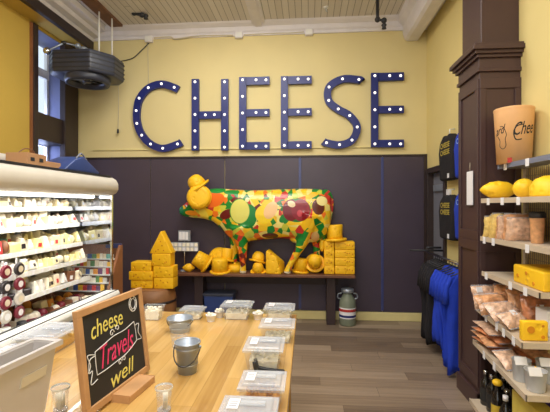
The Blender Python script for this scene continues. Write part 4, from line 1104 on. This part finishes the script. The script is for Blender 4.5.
# clothes rail
RX = 1.45; RZ = 1.03
t = thing('clothes_rail', 'black wall-mounted clothes rail beside the dark pillar', 'clothes rail', (RX, 4.4, RZ))
MB().tube([(RX, 3.72, RZ), (RX, 5.05, RZ)], .014).build('rail', 'chrome', t)
for y in (3.74, 5.03): MB().tube([(RX, y, RZ), (RX, y, RZ+.05), (RW-.01, y, RZ+.05)], .013).build('bracket', 'black', t)
MB().tube([(RX-.22, 4.98, RZ+.02), (RX+.2, 4.98, RZ+.02)], .012).build('end_bar', 'black', t)
def garment(y, m, zb, label, group, seed, w=.17):
    r = random.Random(seed); t = thing('hanging_shirt', label, 'shirt', (RX, y, zb), 0, group)
    zt_ = RZ-.05; secs = 12; v = []; f = []; n = 32
    for j in range(secs+1):
        q = j/secs; zz = zt_+(zb-zt_)*q
        hw = (.05+(w-.05)*min(1, q*5)) * (1+.10*math.sin(q*5+seed)) if q < .2 else w*(1+.08*math.sin(q*6+seed))*(1-.12*max(0, q-.45))
        th = (.012+.020*min(1, q*3))
        for i in range(n):
            a = 2*PI*i/n; tw_ = .16*math.sin(seed*2.3); wob = 1+.55*math.sin(5*a+seed*1.7+q*4)*min(1, q*2)
            v.append((RX+hw*math.cos(a)*(1+.06*math.sin(seed*2+q*9)), y+tw_*hw*math.cos(a)+th*math.sin(a)*wob+.012*math.sin(q*4+seed+a), zz-(.03*math.sin(2*a+seed) if j == secs else 0)))
    for j in range(secs):
        for i in range(n): f.append((j*n+i, (j+1)*n+i, (j+1)*n+(i+1) % n, j*n+(i+1) % n))
    f += [tuple(range(n)), tuple(secs*n+i for i in range(n))[::-1]]
    MB().add(v, f, True).build('garment', m, t)
    for s_ in (-1, 1):
        MB().tube([(RX+s_*w*.72, y, zt_-.05), (RX+s_*w*.98, y-.01, zt_-.14), (RX+s_*w*1.04, y-.012, zt_-.30)], [.02, .026, .032], 10).build('sleeve', m, t)
    MB().tube([(RX, y, RZ+.015), (RX, y, zt_)], .004).tube([(RX-.14, y, zt_-.05), (RX, y, zt_+.01), (RX+.14, y, zt_-.05)], .006).build('hanger', 'black', t)
for i in range(6): garment(4.70-i*.072, 'black_shirt', .10+.03*(i % 3), 'black shirt hanging at the far end of the clothes rail', 'black shirts on the clothes rail', i)
for i in range(6): garment(4.25-i*.082, 'blue_shirt', .22-.034*i, 'royal blue shirt hanging on the near half of the clothes rail', 'royal blue shirts on the clothes rail', i+9)

# white paper hung on the pillar
px0 = PX0-.036
a = P(467, 172, X=px0); b = P(473, 205, X=px0)
t = thing('hanging_notice', 'narrow white paper notice hung by string on the dark pillar', 'notice', (px0, (a.y+b.y)/2, b.z))
MB().box(px0-.003, px0+.001, b.y, a.y, b.z, a.z).build('paper', 'tag', t)
MB().tube([(px0, (a.y+b.y)/2, a.z-.01), (px0+.0, (a.y+b.y)/2, a.z+.07)], .002, 5).build('string', 'cream_cable', t)

# ------------------------------------------------------------------ right shelving
shx = [(1.897, 1.425, 1.425, 2.2, 'top', 'grey'), (1.645, 1.305, 1.305, 2.2, 'second', 'shelf'), (1.362, 1.30, 1.30, 2.25, 'third', 'shelf'), (1.10, 1.31, 1.31, 2.38, 'fourth', 'shelf'), (.833, 1.27, 1.185, 2.325, 'fifth', 'shelf'), (.584, 1.245, 1.16, 2.235, 'sixth', 'shelf'), (.14, 1.22, 1.16, 2.2, 'bottom', 'shelf')]
SY1 = 3.13
un = thing('shelving_unit', 'tall metal shop shelving with wire grid back in front of the dark pillar', 'shelving', (1.45, 2.7, 0))
for z, xf, xn, y0, nm, mm in shx:
    s_ = MB(); s_.prism([(xn, y0), (RW-.03, y0), (RW-.03, SY1), (xf, SY1)], 'z', z-.026, z); so = s_.build('shelf', mm, un, bevel=.003)
    MB().prism([(xn-.006, y0-.006), (xn, y0-.006), (xf, SY1), (xf-.006, SY1)], 'z', z-.03, z+.004).box(xn-.006, RW-.03, y0-.006, y0, z-.03, z+.004).build('price_rail', mm, so)
for y in (2.18, SY1-.02): MB().box(RW-.03, RW-.005, y-.015, y+.015, 0, 2.05).build('upright', 'shelf', un)
g = MB(); y = 2.2
while y < SY1-.03:
    g.box(RW-.022, RW-.019, y, y+.006, .2, 1.88); y += .024
zz = .25
while zz < 1.88:
    g.box(RW-.025, RW-.022, 2.2, SY1-.03, zz, zz+.004); zz += .06
g.build('wire_grid', 'wirebeige', un)
tags = [(0, [(505, 163), (527, 158)]), (1, [(488, 199), (502, 199), (518, 198)]), (2, [(484, 238), (493, 240), (527, 246)]), (3, [(486, 274), (510, 283), (525, 289)]), (4, [(483, 315), (497, 326), (506, 332), (519, 341)]), (5, [(481, 354), (494, 367)])]
for si, tl_ in tags:
    z, xf, xn, y0, nm, mm = shx[si]
    for i, (px, py) in enumerate(tl_):
        y = P(px, py, X=(xf+xn)/2-.01).y
        if y < y0+.02: y = y0+.03
        xe = xn+(xf-xn)*(y-y0)/(SY1-y0)
        pos = {0: 'farthest', len(tl_)-1: 'nearest'}.get(i, 'second' if i == 1 else 'third')
        k_ = (xf-xn)/(SY1-y0)*.02
        tag(MB().add([(xe+sx_*k_-.0105+dx_, y+sx_*.02, zz_) for dx_ in (0, .003) for zz_ in (z-.045, z+.005) for sx_ in (-1, 1)], [(0,2,3,1),(4,5,7,6),(0,1,5,4),(2,6,7,3),(0,4,6,2),(1,3,7,5)]).build('price_tag', 'tag'), f'{pos} white price tag on the edge of the {nm} shelf of the right shelving', 'price tag')

# tub with script lettering
tc_ = P(516, 163, Z=1.9); tb = Vector((1.482, 3.02, 1.898)); 
ang = None
tz1 = P(515, 109.5, Y=3.03).z; Ht = tz1-1.898
r0, r1 = .110, .129
t = thing('snack_tub', 'large tan cardboard tub with black script lettering on the top right shelf', 'tub', tuple(tb))
MB().lathe([(r0, 0), (r1, Ht-.012), (r1, Ht), (r1-.006, Ht), (r1-.006, Ht-.02), (.001, Ht-.02)], tb, n=40).build('tub_body', 'tub', t)
MB().lathe([(r1+.001, Ht-.018), (r1+.003, Ht-.010), (r1+.001, Ht-.001)], tb, n=40, cap=False).build('rolled_rim', 'tub', t)
def on_tub(a, z, e=.0015):
    r = r0+(r1-r0)*z/Ht+e; return (tb.x+r*math.cos(a), tb.y+r*math.sin(a), tb.z+z)
face = math.atan2(-tb.y, -tb.x)
def tub_text(txt, a0, a1, z0_, z1_, nm, rise=.02):
    mb = MB(); add_text(mb, txt, lambda u, v: on_tub(face+a0+(a1-a0)*u, z0_+(z1_-z0_)*v+rise*u), .4, .004); mb.build(nm, 'ink', t)
tub_text('Chee', .0, 1.2, .185, .275, 'script_lettering'); tub_text('ard', -1.1, -.42, .195, .255, 'script_lettering')
def tub_line(pts, r=.002): MB().tube([on_tub(face+a, z_, .001) for a, z_ in catmull(pts, 5)], r, 5).build('drawn_line', 'ink', t)
tub_line([(-.95, .19), (-.8, .16), (-.82, .12), (-.6, .10), (-.42, .12), (-.45, .17), (-.38, .20), (-.55, .255), (-.75, .26)])
tub_line([(.45, .262), (.15, .25), (.0, .21), (.1, .16), (.4, .16)], .004)
MB().add([on_tub(face-.35, .0), on_tub(face-.1, .0), on_tub(face-.1, .035), on_tub(face-.35, .035)], [(0,1,2,3)]).build('red_mark', 'red', t)
p = P(548, 156, Z=1.9)
t = thing('clear_cup', 'clear plastic cup at the right photo edge on the top shelf', 'cup', (1.50, 2.42, 1.897))
MB().lathe([(.035, 0), (.045, .09)], (1.50, 2.42, 1.898), cap=False).build('cup_wall', 'clear', t); MB().lathe([(.035, 0), (.035, .004)], (1.50, 2.42, 1.898)).build('cup_base', 'clear', t)
MB().lathe([(.030, .005), (.034, .05)], (1.50, 2.42, 1.898)).build('contents', 'snack2', t)

# second shelf: foam cheese shapes
zs = 1.645
def onS(px, py, z_, X=None): return P(px, py, X=X) if X else P(px, py, Z=z_)
t_ = MB().lathe([(.004, -.135), (.03, -.11), (.058, -.06), (.066, 0), (.058, .06), (.03, .11), (.004, .135)], (1.40, 3.07, zs+.066), Matrix.Rotation(R(90), 3, 'Y'), 24).build('foam_football', 'cheese2')
tag(t_, 'lemon-shaped yellow foam football at the far end of the second shelf', 'foam cheese')
t_ = MB().ball((1.44, 2.80, zs+.066), .068, .068, .066, 24, 14).build('foam_ball', 'cheese2'); tag(t_, 'round yellow foam ball in the middle of the second shelf', 'foam cheese')
t_ = MB().lathe([(.10, 0), (.105, .02), (.10, .07), (.075, .11), (.03, .13), (.002, .132)], (1.44, 2.52, zs), n=28).build('foam_dome', 'cheese2'); tag(t_, 'domed yellow foam cheese at the near end of the second shelf', 'foam cheese')

# bags
z3 = 1.362
def pack(c, w, h, th, m, label, rot=(0, 0, 0), seed=1, sticker=None):
    """sealed pillow pack: w wide, h tall, th thick, rot in degrees"""
    t = thing('snack_pack', label, 'snack pack', c)
    Rm = Matrix.Rotation(R(rot[2]), 4, 'Z') @ Matrix.Rotation(R(rot[1]), 4, 'Y') @ Matrix.Rotation(R(rot[0]), 4, 'X')
    r = random.Random(seed); nx, ny = 14, 12; vs = []; fs = []
    g = [[r.uniform(-1, 1) for _ in range(nx+1)] for _ in range(ny+1)]
    for sd in (-1, 1):
        for j in range(ny+1):
            for i in range(nx+1):
                a = i/nx*2-1; b = j/ny*2-1
                k_ = max(0, (1-abs(a)**3))**.6*max(0, (1-abs(b)**2.5))**.7
                ed = 1+.03*g[j][(i*3) % nx]*(1 if abs(a) > .9 or abs(b) > .9 else 0)
                vs.append((a*w/2*ed*(1-.06*(1-abs(b))), sd*(th/2*k_*(1+.35*g[j][i]*sd)+.001), b*h/2*ed))
    n = (nx+1)*(ny+1)
    for sd in (0, 1):
        for j in range(ny):
            for i in range(nx):
                q = sd*n+j*(nx+1)+i; f = (q, q+1, q+nx+2, q+nx+1); fs.append(f if sd == 0 else f[::-1])
    lo = min((Rm @ Vector(v)).z for v in vs)
    mb = MB(); mb.M = Matrix.Translation((c[0], c[1], c[2]-lo+.001)) @ Rm
    mb.add(vs, fs, True); mb.build('pack_body', m, t)
    for e in (-1, 1):
        b = MB(); b.M = mb.M; b.box(-w*.48, w*.48, -.0015, .0015, e*h*.5-.008, e*h*.5+.008); b.build('crimped_seal', 'lid', t)
    if sticker:
        b = MB(); b.M = mb.M @ Matrix.Translation((sticker[0]*w, -th*.52, sticker[1]*h)); b.box(-.022, .022, -.002, .002, -.02, .02); b.build('round_sticker', 'tag', t)
    return t
for i in range(7):
    y = 3.08-i*.056
    pack((1.40+.012*(i % 2), y, z3), .21, .15+.012*(i % 3), .05, 'curdpack' if i < 3 else ('packtan' if i % 2 else 'packpink'),
         ('pack of yellow curds at the far end of the third shelf row' if i < 3 else 'tan snack pack standing in the row beside the black lidded tumbler'), (8, 0, 5*math.sin(i)), 20+i)['group'] = ('yellow curd packs on the third shelf' if i < 3 else 'tan snack packs on the third shelf')
cc = P(537.5, 243, Z=z3); 
t = thing('tumbler', 'tan printed tumbler with a black lid on the third shelf', 'tumbler', (1.42, 2.61, z3))
pt = (1.42, 2.61, z3)
MB().lathe([(.032, 0), (.034, .005), (.041, .155), (.042, .16)], pt, n=24).build('tumbler_body', 'kraft', t)
MB().lathe([(.045, .158), (.047, .165), (.047, .185), (.040, .198), (.038, .198)], pt, n=24).build('tumbler_lid', 'black', t)
pack((1.50, 2.44, z3), .19, .16, .07, 'packred', 'reddish snack pack right of the tumbler at the photo edge', (6, 0, 10), 6)
# fourth shelf: foam cheese block
z4 = 1.10
o = MB().box(1.34, 1.58, 2.40, 2.74, z4+.001, z4+.115).build('foam_cheese_slab', 'cheese2', None, bevel=.01, seg=3); tag(o, 'long yellow foam cheese slab on the fourth shelf of the right shelving', 'foam cheese')
for (dy, dz) in ((2.5, .03), (2.58, .08), (2.68, .05)): MB().lathe([(.012, -.004), (.012, .004)], (1.34, dy, z4+dz), Matrix.Rotation(R(90), 3, 'Y'), 12).build('hole', 'hole', o)
for (dx, dz) in ((1.42, .06), (1.5, .03)): MB().lathe([(.012, -.004), (.012, .004)], (dx, 2.40, z4+dz), Matrix.Rotation(R(90), 3, 'X'), 12).build('hole', 'hole', o)
# fifth shelf
z5 = .833
for i, (x, y, w_, h_, m, rot, lab, st_k) in enumerate((
    (1.31, 3.08, .20, .17, 'packpink', (-20, 0, 10), 'pinkish snack pack with white sticker standing at the far end of the fifth shelf', (-.3, .3)),
    (1.46, 3.00, .24, .19, 'packtan', (-14, 0, -8), 'tall tan snack pack leaning at the back far end of the fifth shelf', None),
    (1.31, 2.94, .27, .15, 'packtan', (-35, 0, 16), 'tan rind pack slumped over the far part of the fifth shelf', None),
    (1.48, 2.84, .26, .20, 'packtan', (-18, 0, 4), 'biggest tan rind pack standing in the middle of the fifth shelf', None),
    (1.30, 2.78, .26, .14, 'packpink', (-50, 0, 22), 'pale pack of rind sticks lying forward in the middle of the fifth shelf', None),
    (1.47, 2.66, .24, .19, 'packred', (-14, 0, 0), 'reddish rind pack with round sticker behind the white box of the fifth shelf', (-.1, .1)),
    (1.27, 2.60, .2, .11, 'packpink', (-55, 0, 30), 'small pale pack at the front edge of the fifth shelf near the square cheese', (0, .2)))):
    pack((x, y, z5), w_, h_, .08, m, lab, rot, 40+i, st_k)
o = MB().box(1.205, 1.345, 2.36, 2.40, z5+.001, z5+.112).build('foam_cheese_square', 'cheese2', None, bevel=.008, seg=3); tag(o, 'square yellow foam cheese with a large hole at the fifth shelf corner', 'foam cheese')
MB().lathe([(.02, -.003), (.02, .004)], (1.25, 2.36, z5+.065), Matrix.Rotation(R(90), 3, 'X'), 20).build('hole', 'hole', o)
MB().lathe([(.01, -.003), (.01, .004)], (1.315, 2.36, z5+.025), Matrix.Rotation(R(90), 3, 'X'), 14).build('hole', 'hole', o)
MB().lathe([(.007, -.003), (.007, .004)], (1.315, 2.36, z5+.088), Matrix.Rotation(R(90), 3, 'X'), 14).build('hole', 'hole', o)
o = MB().box(1.38, 1.54, 2.44, 2.56, z5+.001, z5+.15).build('leaflet_box', 'tag', None, bevel=.006); tag(o, 'white box behind the square foam cheese on the fifth shelf', 'box')
# sixth shelf
z6 = .584
zq = z6
for i, (x, y, w_, h_, m, rz_, lab) in enumerate((
    (1.39, 2.93, .33, .34, 'packred', 4, 'flat sausage stick pack at the bottom of the sixth shelf pile'),
    (1.38, 2.95, .34, .32, 'packtan', -5, 'flat tan pack lying second in the sixth shelf pile'),
    (1.39, 2.94, .32, .33, 'packred', 7, 'flat reddish pack lying third in the sixth shelf pile'),
    (1.38, 2.96, .31, .30, 'packpink', -3, 'pale flat pack on top of the sixth shelf pile'))):
    pack((x, y, zq), w_, h_, .045, m, lab, (-88, 0, rz_), 60+i); zq += .036
pack((1.26, 2.62, z6), .15, .14, .05, 'packpink', 'small pale pack at the front edge of the sixth shelf by the cups', (-60, 0, 15), 70)
zq = z6
for i, (m, rz_, lab) in enumerate((('packtan', 3, 'flat tan pack at the bottom of the nearer pile on the sixth shelf'), ('packred', -6, 'flat reddish pack in the middle of the nearer pile on the sixth shelf'), ('packtan', 5, 'flat tan pack on top of the nearer pile on the sixth shelf'))):
    pack((1.46, 2.64, zq), .26, .24, .045, m, lab, (-88, 0, rz_), 80+i); zq += .036
def cup(x, y, lab, r=.05, h=.12):
    t = thing('enamel_cup', lab, 'cup', (x, y, z6))
    MB().lathe([(r*.8, 0), (r*.85, .005), (r, h), (r*1.04, h+.002), (r*.97, h-.003), (r*.8, .02), (.001, .02)], (x, y, z6), n=28).build('cup_body', 'cup', t)
    l = MB(); l.M = Matrix.Translation((x, y, z6+h)) @ Matrix.Rotation(R(-25), 4, 'X'); l.box(-r*.55-.035, -r*.55+.03, -r-.004, -r, -.035, .01); l.build('cup_tag', 'tag', t)
    return t
cup(1.235, 2.43, 'pale grey cup with white tag nearer the bags on the sixth shelf'); cup(1.365, 2.42, 'pale grey cup behind the other two on the sixth shelf', .052); cup(1.245, 2.305, 'pale grey cup with a small yellow cheese at the near corner of the sixth shelf', .055, .11)
o = MB().prism([(1.225, z6+.09), (1.28, z6+.09), (1.25, z6+.13)], 'y', 2.29, 2.32).build('mini_cheese', 'cheese', None, bevel=.004); tag(o, 'small yellow foam cheese sticking out of the nearest grey cup', 'foam cheese')
pack((1.52, 2.52, z6), .16, .15, .06, 'curdpack', 'yellow curd pack standing behind the grey cups', (-12, 0, -20), 15)
# bottom shelf: bottles and gift box
z7 = .14
def bottle(x, y, lab, cap='ink', grp=None, h=.29, lb='gold'):
    t = thing('bottle', lab, 'bottle', (x, y, z7), 0, grp)
    MB().lathe([(.034, 0), (.037, .01), (.037, h*.58), (.03, h*.68), (.014, h*.78), (.013, h*.92), (.015, h*.93), (.015, h*.95)], (x, y, z7), n=20).build('bottle_glass', 'wine', t)
    MB().lathe([(.0375, h*.12), (.0375, h*.5)], (x, y, z7), n=20, cap=False).build('bottle_label', lb, t)
    if cap == 'cheese2': MB().ball((x, y, z7+h*.98), .032, .032, .022).build('cap', cap, t)
    else: MB().lathe([(.016, h*.88), (.016, h), (.012, h)], (x, y, z7), n=14).build('cap', cap, t)
bottle(1.25, 2.76, 'dark bottle with a yellow cheese shaped cap on the bottom shelf', 'cheese2', None, .29)
i = 0
for x in (1.30, 1.38, 1.46, 1.54):
    for y in (3.05, 2.95, 2.85, 2.74, 2.63):
        bottle(x, y, 'dark bottle with silver cap in the packed rows on the bottom shelf', 'chrome' if True else 'ink', 'bottles packed on the bottom shelf', .25+.01*((i*7) % 3), 'ink'); i += 1
bottle(1.25, 2.65, 'dark bottle with gold label and white cap at the front of the bottom shelf', 'tag', None, .25)
t = thing('gift_box', 'yellow gift box with purple ribbons on the bottom shelf', 'box', (1.42, 2.40, z7))
MB().box(1.245, 1.59, 2.22, 2.56, z7+.001, z7+.335).build('box_body', 'boxyellow', t, bevel=.004)
for x in (1.36, 1.5): MB().box(x-.018, x+.018, 2.217, 2.563, z7+.001, z7+.338).build('ribbon', 'purple', t)

# ------------------------------------------------------------------ light
def area(name, loc, size, power, col, rot=(0, 0, 0), sy=None):
    l = bpy.data.lights.new(name, 'AREA'); l.energy = power; l.color = col; l.shape = 'RECTANGLE'; l.size = size; l.size_y = sy or size
    o = bpy.data.objects.new(name, l); C.objects.link(o); o.location = loc; o.rotation_euler = rot; return o
area('ceiling_lamp', (-.2, 1.2, CH-.1), 1.6, 84, (1, .965, .91), (0, 0, 0), 1.6)
area('ceiling_lamp', (-.9, 3.6, CH-.1), 1.8, 72, (1, .965, .91), (R(10), 0, 0), 1.0)
area('storefront_daylight', (-.6, FW+.1, 2.0), 3.6, 210, (.96, .98, 1.0), (R(-90), R(180), 0), 2.6)
area('window_daylight', (LW-.45, (WY0+WY1)/2, 2.6), .65, 60, (.45, .55, 1.0), (0, R(-90), 0), 2.4)
area('cooler_lamp', (-1.92, 2.25, 1.665), .06, 24, (1, .98, .92), (0, R(18), 0), 2.5)
pl_ = bpy.data.lights.new('ceiling_fill', 'POINT'); pl_.energy = 75; pl_.color = (1, .97, .93); pl_.shadow_soft_size = .25  # added fill light, out of view, to brighten the ceiling
po_ = bpy.data.objects.new('ceiling_fill', pl_); C.objects.link(po_); po_.location = (-.5, .2, 3.0)
w = bpy.data.worlds.new('sky'); bpy.context.scene.world = w; w.use_nodes = True
bg = w.node_tree.nodes['Background']; bg.inputs[0].default_value = (.72, .84, 1, 1); bg.inputs[1].default_value = 1.2

cam = bpy.data.cameras.new('camera'); co = bpy.data.objects.new('camera', cam); C.objects.link(co)
co.location = (0, 0, EYE); co.rotation_euler = (R(90), 0, TH)
cam.sensor_fit = 'HORIZONTAL'; cam.sensor_width = 36; cam.lens = F/550*36; cam.shift_y = -1/550; cam.clip_start = .05
sc = bpy.context.scene; sc.camera = co
sc.view_settings.view_transform = 'Standard'; sc.view_settings.look = 'None'; sc.view_settings.gamma = 1; sc.view_settings.use_curve_mapping = False
sc.view_settings.exposure = 0.0
